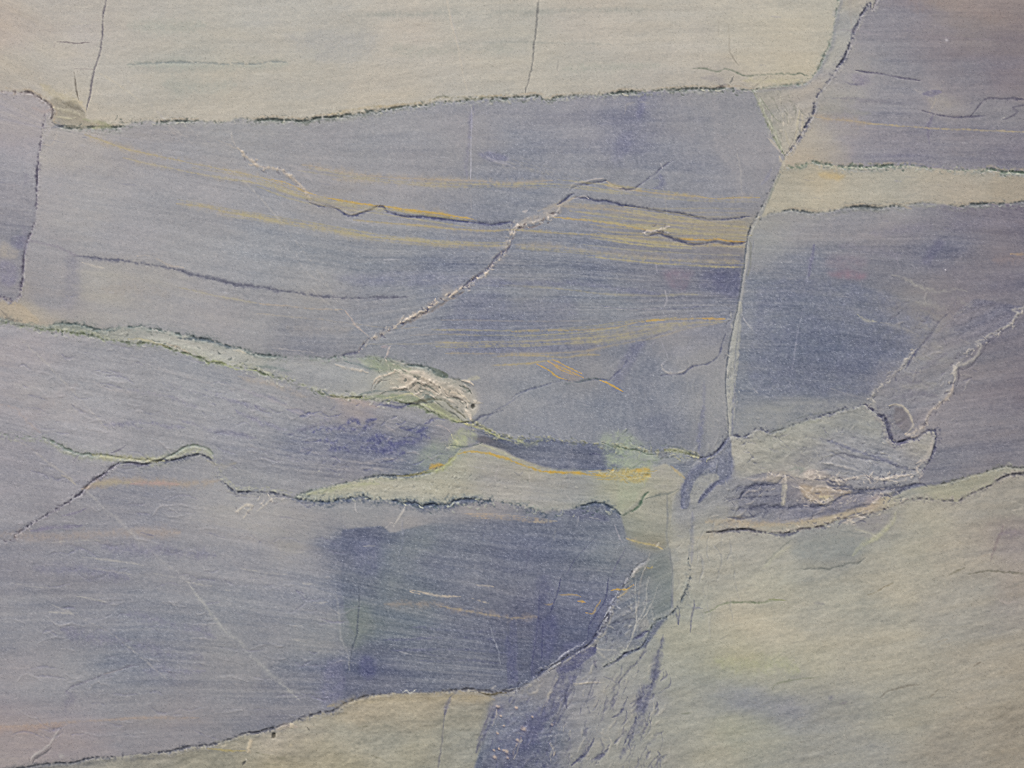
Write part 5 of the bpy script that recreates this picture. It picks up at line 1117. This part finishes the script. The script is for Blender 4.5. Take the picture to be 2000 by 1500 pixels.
stroke("1935,1095 1942,1075 1950,1050 1960,1025", (126, 114, 116), 2.6, .45, 2)
stroke("1980,1005 2000,993", (186, 180, 168), 1.8, .55, 1)
stroke("1950,1044 1980,1040 2000,1042", (124, 116, 124), 7, .5, 2)
stroke("1910,1090 1935,1082", (176, 166, 150), 2.4, .5, 1.5)
stroke("1720,1362 1735,1350 1750,1346 1770,1340 1785,1338 1795,1338", (118, 114, 104), 2, .6, 1.5, .7, -.2)
stroke("1815,1362 1835,1345", (134, 128, 114), 1.5, .45, 1)
stroke("1900,1302 1915,1293", (120, 112, 100), 2, .5, 1)
stroke("1830,1255 1850,1248", (132, 124, 108), 1.6, .45, 1)
stroke("1835,1262 1860,1258", (174, 168, 150), 2.4, .4, 1)
stroke("1508,1348 1515,1335 1540,1330 1570,1325 1600,1322", (126, 130, 112), 1.5, .45, 1.5, .8)
stroke("1590,1178 1610,1180", (118, 118, 122), 3, .45, 1.5)
stroke("1620,1365 1625,1360", (108, 108, 122), 3, .5)
stroke("1640,1375 1655,1370", (112, 110, 116), 2.5, .45, 1)
stroke("1950,1172 1970,1178 1985,1175", (178, 168, 160), 3.5, .45, 2)
stroke("1400,1290 1450,1300 1520,1295 1560,1310", (170, 174, 134), 14, .3, 4)
stroke("1330,1394 1350,1392", (112, 118, 104), 1.6, .5)
_r = np.random.default_rng(31)
shards(110, 1385, 1810, 925, 1030, 1, -.15, (92, 95, 112), (180, 175, 166), keys=('breccia',))
for _s, _w in (("732,755 738,744 750,736 764,731", 3.0), ("770,722 785,728 800,738 812,744 830,748", 3.4), ("838,742 852,752 862,758 874,768 890,772", 3.6), ("890,772 902,776 912,784 914,796", 3.2), ("860,765 866,776 880,780 893,790", 2.6), ("790,724 820,730 850,742 880,752 905,768", 5.0),
               ("908,800 916,810 920,822", 3.4), ("812,770 826,766 840,770 850,778", 2.2), ("742,768 756,760 776,757 800,758", 2.2), ("900,742 915,746 925,752", 2.0), ("655,712 690,722 720,728", 2.4)):
    stroke(_s, (204, 194, 178), _w, .8, 2.5, .7, .8)
for _s, _w in (("730,760 737,749 748,742", 1.6), ("866,770 874,776 892,780 905,790", 1.8), ("815,746 826,754 842,758 858,770", 1.6), ("740,772 760,764 790,762", 1.7), ("850,784 868,796 884,806 898,818", 2.0), ("895,752 912,758 922,770", 1.4), ("800,790 830,786 846,786", 2.2), ("858,724 872,733 884,738 898,741", 2.4)):
    stroke(_s, (96, 100, 94), _w, .75, 2.0, .7, -.7)
shards(34, 720, 925, 712, 815, 1, .35, (104, 112, 104), (196, 186, 168), 8, 26, keys=('seam_fill',))
shards(170, 1080, 1310, 1290, 1500, -.42, 1, (90, 92, 114), (176, 173, 162), 10, 50, .3, .6, 2.8, spread=.15)
shards(60, 950, 1090, 1360, 1500, -.5, 1, (80, 84, 114), (150, 150, 160), 8, 30, .25, .5, 3, spread=.6)
shards(70, 780, 1200, 1010, 1340, -.12, 1, (90, 94, 122), (146, 150, 168), 20, 80, .15, .35, 2.6, keys=('low',), spread=.15)
shards(70, 1320, 1440, 700, 1200, 0, 1, (134, 137, 141), (166, 166, 160), 20, 70, .12, .28, 2.2, spread=.12)
shards(60, 1720, 1900, 590, 830, 1, -.5, (106, 104, 120), (168, 164, 158), 8, 30, .2, .4, 2.2, spread=.6)
shards(60, 1440, 1800, 840, 930, 1, .25, (112, 114, 130), (168, 166, 158), 10, 40, .15, .35, 2.4, keys=('ellipse',), spread=.3)
shards(60, 580, 880, 790, 920, 1, -.25, (88, 92, 128), (168, 164, 166), 8, 34, .2, .45, 3, keys=('midleft',), spread=.4)
shards(120, 0, 600, 660, 940, 1, .3, (122, 122, 142), (174, 171, 172), 14, 60, .15, .35, 2.2, keys=('midleft',), spread=.1)
shards(170, 0, 680, 960, 1440, 1, .1, (120, 120, 142), (172, 170, 170), 14, 70, .15, .35, 2.2, keys=('low',), spread=.12)
shards(60, 1480, 1560, 170, 310, .35, 1, (128, 130, 118), (186, 180, 164), 10, 34, .2, .45, 1.8, keys=('strip',), spread=.25)
for k in range(70):          # short soft flecks that follow the layering of the pale lower right
    x = _r.uniform(1340, 1990); y = _r.uniform(1060, 1495); l = _r.uniform(10, 34); s_ = _r.uniform(-.1, .6)
    stroke("%f,%f %f,%f %f,%f" % (x, y, x + l / 2, y - l * .5 * s_ + _r.uniform(-2, 2), x + l, y - l * s_), (126, 126, 120) if k % 3 else (178, 172, 158), _r.uniform(1, 2.2), _r.uniform(.15, .38), 2, .9, ext=False)
for k in range(90):          # hair streaks in the blue stone
    x = _r.uniform(-100, 1400); y = _r.uniform(260, 1380); l = _r.uniform(10, 40); s_ = .12 if y < 650 else .25
    stroke("%f,%f %f,%f %f,%f" % (x, y, x + l / 2, y + l * .5 * s_ + _r.uniform(-1, 1), x + l, y + l * s_), (176, 176, 180) if k % 2 else (112, 114, 134), _r.uniform(.9, 1.6), _r.uniform(.2, .4), 1.5, .9, ext=False)
for k in range(40):
    x = _r.uniform(1480, 2000); y = _r.uniform(30, 900); l = _r.uniform(8, 28)
    stroke("%f,%f %f,%f %f,%f" % (x, y, x + l / 2, y + _r.uniform(-2, 2), x + l, y + l * .1), (160, 158, 162) if k % 2 else (108, 108, 126), _r.uniform(.9, 1.8), _r.uniform(.2, .35), 1.5, .9, ext=False)
# ---------------- bottom left layer
stroke("640,1380 690,1372 740,1366 800,1362 870,1364 930,1362 965,1366", (176, 152, 120), 6, .5, 2, .7)
stroke("935,1352 955,1355 975,1352 990,1353", (84, 78, 62), 1.9, .75, 1.5, .5)
stroke("892,1352 880,1362 877,1368 872,1385 868,1400 865,1430 860,1470 856,1500", (112, 112, 118), 1.6, .65, 1, .6, -.4, part_name='crack', label='thin crack through the greenish beige layer at the bottom', wl=2.2)
stroke("880,1362 872,1380 868,1395", (112, 112, 132), 4, .5, 1)
stroke("962,1380 952,1400 945,1420 938,1435 930,1450", (104, 104, 122), 1.8, .5, 2, .7)
stroke("405,1462 430,1464 450,1466 480,1467", (188, 160, 96), 2.2, .65, 1, .5, part_name='ochre_line', label='short ochre line beside the pinkish grain, bottom', wl=2.5)
stroke("420,1448 440,1450 460,1445 475,1440 500,1437", (150, 150, 136), 5, .4, 2)
stroke("490,1447 488,1455 485,1462 486,1468", (206, 180, 150), 3.6, .85, .6, .2, .8, taper=False, part_name='pale_grain', label='pinkish cream grain by the bottom seam', wl=4.5)
stroke("480,1486 477,1490 474,1494", (84, 84, 82), 2, .8, .5, .2, -.8)
stroke("480,1482 482,1486", (190, 186, 172), 2, .6, .3)
blob("532,1433 536,1431 538,1436 536,1443 531,1442 531,1437", (92, 88, 78), .8, 1.2, .1, .5, -2.0, part_name='pit', label='small dark pit near the bottom edge')
blob("566,1414 573,1412 574,1420 567,1422", (202, 194, 168), .8, 2, .1, .5, .5)
stroke("596,1422 600,1428 594,1431", (188, 182, 164), 1.8, .6, .5)
stroke("600,1420 604,1426", (106, 102, 92), 1.5, .6, .4)
stroke("566,1453 570,1456", (186, 176, 152), 3, .6, .4)
stroke("540,1425 560,1418 580,1420", (176, 164, 150), 5, .5, 2)
for s in ("500,1470 540,1480 580,1478", "510,1490 550,1495", "725,1475 740,1482 755,1488", "700,1420 720,1418", "520,1478 535,1482"):
    stroke(s, (124, 122, 104), 2, .45, 2, .8)
stroke("430,1458 440,1455 432,1462", (198, 190, 168), 2, .6)
stroke("0,1500 60,1496 140,1492 220,1486 300,1482", (104, 106, 108), 4, .5, 3, .8)

# ---------------- the curls and the hook, over everything else
blob("1378,893 1392,897 1384,912 1370,926 1356,942 1348,965 1345,992 1331,990 1331,965 1338,940 1352,922 1368,908", (111, 116, 133), 1.05, 2.4, .4, 1.5, part_name='blue_band', label='thick dark blue curl, left one')
blob("1392,892 1412,870 1428,858 1430,900 1427,925 1416,938 1402,938 1395,925 1400,908", (118, 123, 138), .8, 3, .4, 2)
blob("1416,936 1404,945 1390,956 1376,972 1366,984 1363,978 1374,962 1388,948 1400,938", (101, 105, 124), 1.0, 2, .4, 1.5)
blob("1350,985 1352,962 1364,942 1380,928 1398,925 1404,935 1388,946 1372,962 1362,980 1358,990", (160, 161, 156), .6, 3, .5, 1.5)
stroke("1752,866 1770,860 1790,856 1806,844 1822,840 1829,850 1827,870 1821,893 1810,908", (82, 84, 102), 2.4, .8, 1.2, .5, -.8)
stroke("1712,808 1730,817 1737,838 1742,855 1752,866", (84, 86, 104), 2.8, .7, 1.5, .5, -.8)
for _s, _w, _a in (("1565,934 1585,928 1612,932", 4.5, .7), ("1575,966 1590,974 1600,972", 5, .65), ("1604,980 1618,980 1624,974", 5, .7), ("1534,928 1533,950 1530,984", 2.8, .75), ("1652,1024 1668,1022 1690,1010", 3, .6),
                   ("1640,938 1665,936 1700,937 1735,934 1775,926 1795,922", 2, .6), ("1705,985 1715,976 1722,966", 3.2, .6), ("1500,922 1515,930 1535,930", 2.4, .6), ("1770,850 1785,846 1800,838", 5, .55), ("1556,952 1600,957 1655,962", 3, .5),
                   ("1450,968 1462,960 1490,956", 2, .4), ("1715,958 1724,966 1722,975", 2, .6), ("1610,905 1640,908 1690,925", 1.8, .3)):
    stroke(_s, (204, 196, 184), _w, _a, 3, .8, .6)
for _s, _w, _a in (("1612,986 1626,979 1642,970 1665,966 1692,963 1722,962 1742,966 1762,959 1782,951 1802,945 1812,951", 2.4, .7), ("1640,955 1662,956 1700,958 1740,956 1772,949 1796,943", 2.0, .65), ("1500,987 1535,991 1556,993 1585,990 1612,986", 2.2, .65),
                   ("1442,976 1450,963 1462,953 1480,947 1515,946", 2.2, .7), ("1586,936 1600,938 1614,935 1628,942 1642,949 1652,951", 1.8, .6), ("1500,942 1520,946 1536,945", 1.8, .6),
                   ("1430,960 1445,950 1452,948", 1.6, .4), ("1470,992 1485,988 1500,986", 2, .5), ("1420,1010 1440,1014 1460,1012", 1.8, .5), ("1655,1010 1668,1004 1690,998", 2.4, .5), ("1665,1024 1680,1018 1692,1020", 1.8, .55)):
    stroke(_s, (84, 87, 104), _w, _a, 2.5, .8, -.6)

blob("1085,1308 1120,1283 1156,1262 1164,1274 1130,1302 1096,1316", (88, 91, 120), 1.0, 3, .5, 2)
blob("1100,1302 1142,1288 1122,1330 1084,1390 1052,1432 1020,1500 985,1500 1008,1460 1040,1410 1070,1360", (94, 97, 122), .75, 5, .6, 4)
blob("1298,1246 1292,1290 1284,1330 1272,1360 1262,1395 1248,1430 1240,1428 1246,1385 1248,1352 1262,1335 1276,1300 1290,1250", (102, 105, 124), .6, 4, .7, 3)
blob("996,1215 1008,1218 1010,1330 1000,1336 990,1330", (94, 98, 124), .7, 3, .5, 2)
blob("1060,1135 1072,1140 1062,1200 1052,1260 1044,1322 1036,1322 1042,1250 1052,1180", (90, 94, 118), .6, 4, .5, 2)
blob("740,1060 752,1052 762,1100 752,1180 742,1240 730,1240 736,1140", (112, 122, 132), .4, 6, .5, 4)
blob("1225,1072 1262,1085 1262,1100 1240,1112 1215,1110 1212,1090", (134, 138, 144), .5, 5, .6, 3)
for _s, _w, _a in (("1243,1400 1236,1430 1228,1452", 3, .5), ("1116,1496 1132,1482 1148,1466 1158,1450", 2.6, .75), ("1160,1495 1172,1478 1188,1462", 2.6, .5), ("1196,1402 1208,1396 1220,1375 1226,1360", 2.2, .6), ("1160,1330 1150,1355 1140,1380", 2, .4),
                   ("1250,1290 1232,1306 1216,1322 1204,1338", 2, .5), ("1262,1262 1256,1280 1246,1296", 2.4, .5), ("1108,1346 1098,1378 1088,1404 1076,1432", 2.2, .6), ("1180,1304 1200,1294 1226,1275 1250,1266 1262,1250", 1.8, .7), ("1240,1247 1252,1240 1267,1232", 3, .7)):
    stroke(_s, (82, 85, 108), _w, _a, 2, .7, -.5)
for _s, _w, _a in (("1120,1335 1150,1332 1180,1332", 1.8, .6), ("970,1386 968,1400 960,1420", 1.8, .5), ("1064,1330 1050,1345 1036,1356", 3, .4), ("1090,1320 1078,1348 1064,1380", 1.8, .6), ("1074,1452 1082,1466 1080,1480", 1.8, .6), ("1004,1482 1012,1462 1020,1444", 2.4, .7), ("1262,1105 1250,1140 1248,1175 1240,1205", 1.5, .5)):
    stroke(_s, (180, 174, 164), _w, _a, 2, .7, .4)

_ol = (P("240,300 370,330 500,352 600,385 760,410 930,433"), P("345,398 450,417 590,440 740,466 900,480 1000,481"), P("590,322 760,346 900,354 1080,354 1210,368 1340,383 1485,388"), P("1010,450 1160,461 1260,475 1350,482 1455,485"),
       P("1000,480 1150,491 1260,503 1400,511 1445,512"), P("850,650 1000,652 1120,647 1240,633 1330,626"), P("860,672 1050,668 1200,658 1330,636 1415,630"), P("1110,400 1210,412 1300,424 1400,440 1460,448"), P("1130,425 1240,440 1330,452 1400,458 1460,462"))
for _k in range(46):
    _b = _ol[_k % len(_ol)]; _o = _r.normal(0, 6); _a = _r.uniform(.25, .6)
    _i0 = _r.integers(0, max(1, len(_b) - 3)); _q = _b[_i0:_i0 + _r.integers(3, 6)]
    stroke(' '.join('%f,%f' % (p[0] + _r.uniform(-12, 12), p[1] + _o) for p in _q), (180, 160, 122), 1.15, _a, .7, .5, ext=False)

def crumbs(pts, n, spread, light, dark, l0=3, l1=11, a=.7, w=1.5):
    """Loose crystals scattered along a vein."""
    L = refine(P(pts), 1.0, 999)
    for k in range(n):
        i = _r.integers(1, len(L) - 1); d = L[i] - L[i - 1]; t = math.atan2(d[1], d[0]) + _r.normal(0, .7)
        x, y = L[i] + _r.normal(0, spread, 2); l = _r.uniform(l0, l1)
        stroke("%f,%f %f,%f %f,%f" % (x, y, x + l * .5 * math.cos(t + .3), y + l * .5 * math.sin(t + .3), x + l * math.cos(t), y + l * math.sin(t)),
               light if k % 5 < 3 else dark, _r.uniform(w * .7, w * 1.3), _r.uniform(a * .5, a), 1, .5, .4 if k % 5 < 3 else -.5, ext=False)
crumbs(DA, 130, 3.2, (200, 190, 176), (86, 88, 108))
crumbs("996,462 1015,441 1050,432 1094,416", 40, 5, (206, 196, 184), (100, 92, 96))
crumbs("1255,455 1268,452 1282,450 1308,442", 16, 4, (198, 190, 180), (104, 98, 104))
crumbs("462,288 480,307 510,326 560,340 590,365 608,392", 40, 4, (192, 180, 164), (116, 114, 122))
crumbs("2000,603 1970,637 1912,675 1870,715 1853,772 1820,805 1800,845", 90, 3.5, (188, 182, 172), (94, 92, 104))
crumbs("1790,682 1752,728 1706,768 1700,782", 40, 3.5, (186, 181, 172), (90, 92, 110))
crumbs("1555,935 1600,932 1660,936 1740,932 1800,922", 70, 5, (198, 190, 178), (92, 94, 110))
crumbs("1500,1035 1600,1022 1700,1000 1760,980", 50, 7, (192, 184, 168), (92, 94, 110))
crumbs("1560,975 1600,980 1660,968 1760,958", 60, 8, (196, 188, 178), (86, 90, 108))
crumbs("720,705 780,735 850,760 920,800", 90, 14, (204, 196, 180), (104, 108, 102))
crumbs("60,640 200,655 320,668 420,695 520,730 640,770 800,785", 110, 6, (186, 186, 176), (100, 108, 106))
crumbs("1400,890 1340,895 1240,880 1100,862 1000,860 900,828", 110, 4, (178, 177, 148), (92, 98, 98))
crumbs("1430,600 1425,700 1424,850", 50, 6, (180, 179, 172), (108, 112, 124))
crumbs("460,1000 495,988 540,972", 18, 5, (194, 188, 178), (122, 120, 124))
crumbs("1225,1136 1200,1178 1170,1240 1085,1300 1000,1350", 60, 4, (178, 180, 186), (74, 78, 100))
crumbs("232,904 180,938 110,995 0,1060", 30, 3, (166, 163, 168), (96, 94, 108))
crumbs("572,975 700,972 830,987 960,980 1060,1003 1200,997", 120, 5, (172, 176, 162), (78, 92, 98))
crumbs("120,247 300,237 560,235 700,220 860,198 1050,190 1300,178 1460,176", 150, 4, (184, 182, 166), (96, 104, 98))
crumbs("1560,322 1700,326 1880,332 2000,337", 60, 4, (176, 178, 160), (100, 112, 104))
for _s in ("330,215 420,300 520,400 600,500 660,590", "560,440 590,520 640,560", "20,640 120,740 210,840", "700,640 650,600 600,560", "240,150 330,240 420,320", "100,1180 220,1240 330,1330", "880,20 905,130 925,230"):
    stroke(_s, (178, 175, 170), 1.8, .35, 1.5, 1.1, ext=False)

crumbs("1170,924 1215,926 1268,924", 60, 6, (176, 172, 140), (192, 156, 84), 5, 18)
crumbs("640,962 740,952 850,955 900,930 880,960 1000,950 1120,950", 120, 14, (184, 184, 172), (134, 138, 132), 3, 9, .5)
crumbs("1450,880 1560,870 1680,870 1790,890", 90, 22, (176, 174, 166), (112, 114, 126), 4, 14, .5)
crumbs("1180,870 1230,870 1270,890", 40, 14, (172, 180, 158), (120, 134, 116), 4, 14, .5)
crumbs("1225,1150 1250,1200 1200,1270", 50, 14, (168, 168, 164), (84, 88, 108), 5, 18, .5)


# ------------------------------------------------------------------ grain
rng = np.random.default_rng(5)
blue = np.clip((RGB[..., 2] - RGB[..., 0]) / 20, 0, 1)
wn = rng.standard_normal((NY, NX)).astype(np.float32)
w1 = wn + 0.0
w1[:, 2:-2] = 1.0 * wn[:, 2:-2] + 0.12 * (wn[:, 1:-3] + wn[:, 3:-1])
w2 = rng.standard_normal((NY, NX)).astype(np.float32)
w2[:, 1:-1] += 0.3 * (w2[:, :-2] + w2[:, 2:])
w2 = blur(w2, 1) * 1.3
grain = (w1 * 1.0 + w2 * 1.2) * (0.9 + 1.4 * blue)
grain = grain + 0.35 * np.maximum(grain, 0) * blue
RGB += 0.8 * (RGB - blur(RGB, 5))
_salt = rng.random((NY, NX), dtype=np.float32)
RGB += (np.where(_salt > 0.978, 20.0, 0) * (0.35 + 0.9 * blue) - np.where(_salt < 0.018, 16.0, 0) * (1.1 - 0.4 * blue))[..., None]   # single bright and dark crystals
RGB += (grain * 1.8 * (0.75 + 0.35 * AMP))[..., None] * np.array([1, 1, 0.95], np.float32)
RGB[..., 0] += w2 * 0.5; RGB[..., 2] -= w2 * 0.4
RGB += 0.45 * (RGB - blur(RGB, 1))
H += 0.012 * w2 + (0.09 + 0.16 * np.clip(AMP - 0.8, 0, 1) + 0.11 * _br) * fbm(X / 19, V / 10, 481, 4, 0.6)

# ------------------------------------------------------------------ colours to linear light
s = np.clip(RGB / 255.0, 0.02, 0.97)
LIN = np.where(s <= 0.04045, s / 12.92, ((s + 0.055) / 1.055) ** 2.4).astype(np.float32)
TINT = np.array([1.0, 1.0, 1.0], np.float32)
LIN = np.clip(LIN * TINT, 0, 1)

# ------------------------------------------------------------------ material
def stone_mat(name, rough, spec=0.2, bump=0.08):
    m = bpy.data.materials.new(name); m.use_nodes = True
    t = m.node_tree; N = t.nodes; Lk = t.links; N.clear()
    out = N.new("ShaderNodeOutputMaterial"); b = N.new("ShaderNodeBsdfPrincipled")
    at = N.new("ShaderNodeAttribute"); at.attribute_type = 'GEOMETRY'; at.attribute_name = "stone_colour"
    tc = N.new("ShaderNodeTexCoord")
    mp = N.new("ShaderNodeMapping"); mp.inputs["Scale"].default_value = (0.75, 1, 1.15)
    Lk.new(tc.outputs["Object"], mp.inputs[0])
    n1 = N.new("ShaderNodeTexNoise"); n1.inputs["Scale"].default_value = 420; n1.inputs["Detail"].default_value = 3
    n2 = N.new("ShaderNodeTexNoise"); n2.inputs["Scale"].default_value = 150; n2.inputs["Detail"].default_value = 4
    Lk.new(mp.outputs[0], n1.inputs[0]); Lk.new(mp.outputs[0], n2.inputs[0])
    r1 = N.new("ShaderNodeMapRange"); r1.inputs[1].default_value = 0.3; r1.inputs[2].default_value = 0.7
    r1.inputs[3].default_value = 0.92; r1.inputs[4].default_value = 1.08
    Lk.new(n1.outputs[0], r1.inputs[0])
    mx = N.new("ShaderNodeVectorMath"); mx.operation = 'MULTIPLY'
    Lk.new(at.outputs["Color"], mx.inputs[0]); Lk.new(r1.outputs[0], mx.inputs[1])
    Lk.new(mx.outputs[0], b.inputs["Base Color"])
    bp = N.new("ShaderNodeBump"); bp.inputs["Strength"].default_value = bump; bp.inputs["Distance"].default_value = 0.0012
    Lk.new(n2.outputs[0], bp.inputs["Height"]); Lk.new(bp.outputs[0], b.inputs["Normal"])
    b.inputs["Roughness"].default_value = rough
    b.inputs["Specular IOR Level"].default_value = spec
    Lk.new(b.outputs[0], out.inputs[0])
    return m
M_STONE = stone_mat("honed_quartzite", 0.62)
M_VEIN = stone_mat("vein_mineral", 0.5, 0.3, 0.12)
M_SEAM = stone_mat("rough_seam", 0.8, 0.2, 0.3)

# ------------------------------------------------------------------ the slab and its parts
slab = bpy.data.objects.new("stone_slab", None)
slab.location = (0, 0, CZ - (YH - 750) * PX)
slab["label"] = "upright blue grey and beige quartzite slab with green seams and ochre lines"
slab["category"] = "stone slab"
slab["kind"] = "thing"
scene.collection.objects.link(slab)
ZB = slab.location[2]
WXm = (X - 1000) * PX
WZm = (750 - Y) * PX + CZ - ZB
WYm = -H * 0.001                               # relief stands out towards the camera (-Y)
co = np.stack([WXm, WYm, WZm], -1).reshape(-1, 3).astype(np.float32)
hx = np.gradient(WYm, axis=1) / np.gradient(WXm, axis=1)
hz = np.gradient(WYm, axis=0) / np.gradient(WZm, axis=0)
nr = np.stack([hx, -np.ones_like(hx), hz], -1); nr /= np.linalg.norm(nr, axis=-1)[..., None]
nr = nr.reshape(-1, 3).astype(np.float32)
colr = np.concatenate([LIN, np.ones((NY, NX, 1), np.float32)], -1).reshape(-1, 4)
idx = np.arange(NX * NY, dtype=np.int64).reshape(NY, NX)
quads = np.stack([idx[:-1, :-1], idx[1:, :-1], idx[1:, 1:], idx[:-1, 1:]], -1).reshape(-1, 4)
flab = lab[:-1, :-1].reshape(-1)
def make(name, faces, mat, label=None):
    u, inv = np.unique(faces, return_inverse=True)
    inv = inv.reshape(-1)
    me = bpy.data.meshes.new(name)
    nf = len(faces)
    me.vertices.add(len(u)); me.vertices.foreach_set("co", co[u].reshape(-1))
    me.loops.add(nf * 4); me.loops.foreach_set("vertex_index", inv.astype(np.int32))
    me.polygons.add(nf); me.polygons.foreach_set("loop_start", np.arange(0, nf * 4, 4, dtype=np.int32))
    me.update(calc_edges=True)
    me.polygons.foreach_set("use_smooth", np.ones(nf, bool))
    at = me.color_attributes.new("stone_colour", 'FLOAT_COLOR', 'POINT')
    at.data.foreach_set("color", colr[u].reshape(-1))
    me.materials.append(mat)
    me.normals_split_custom_set_from_vertices(nr[u])
    o = bpy.data.objects.new(name, me)
    if label: o["label"] = label
    o.parent = slab
    scene.collection.objects.link(o)
    return o
flab = flab.copy(); flab0 = lab0[:-1, :-1].reshape(-1); FW = NX - 1
for i in range(len(REG), len(PARTS)):          # a line cut by another becomes two pieces; crumbs go back to the block they lie in
    todo = set(np.nonzero(flab == i)[0].tolist()); comps = []
    while todo:
        q = [todo.pop()]; comp = []
        while q:
            f = q.pop(); comp.append(f)
            for n_ in (f - 1, f + 1, f - FW, f + FW):
                if n_ in todo: todo.remove(n_); q.append(n_)
        comps.append(comp)
    comps.sort(key=len, reverse=True)
    for k, comp in enumerate(comps):
        if len(comp) < 10: flab[comp] = flab0[comp]
        elif k > 0:
            PARTS.append(PARTS[i]); flab[comp] = len(PARTS) - 1
order = np.argsort(flab, kind='stable'); sf = flab[order]
starts = np.searchsorted(sf, np.arange(len(PARTS) + 1))
for i, (name, label) in enumerate(PARTS):
    f = quads[order[starts[i]:starts[i + 1]]]
    if len(f) < 1: continue
    mat = M_SEAM if name in ('dark_seam', 'crack', 'pit') else (M_VEIN if 'vein' in name or 'line' in name else M_STONE)
    make(name, f, mat, label)

# back and sawn edges of the slab: 30 mm thick
ring = np.concatenate([idx[0, :-1], idx[:-1, -1], idx[-1, :0:-1], idx[:0:-1, 0]])
front = co[ring]; back = front.copy(); back[:, 1] = 0.03
n = len(ring)
verts = np.vstack([front, back])
faces = [(k, n + k, n + (k + 1) % n, (k + 1) % n)[::-1] for k in range(n)] + [tuple(range(n, 2 * n))]
me = bpy.data.meshes.new("slab_back"); me.from_pydata(verts.tolist(), [], faces)
at = me.color_attributes.new("stone_colour", 'FLOAT_COLOR', 'POINT')
at.data.foreach_set("color", np.vstack([colr[ring], np.tile(np.array([[.25, .25, .28, 1]], np.float32), (n, 1))]).reshape(-1).astype(np.float32))
me.materials.append(M_STONE)
o = bpy.data.objects.new("slab_back", me); o.parent = slab
scene.collection.objects.link(o)
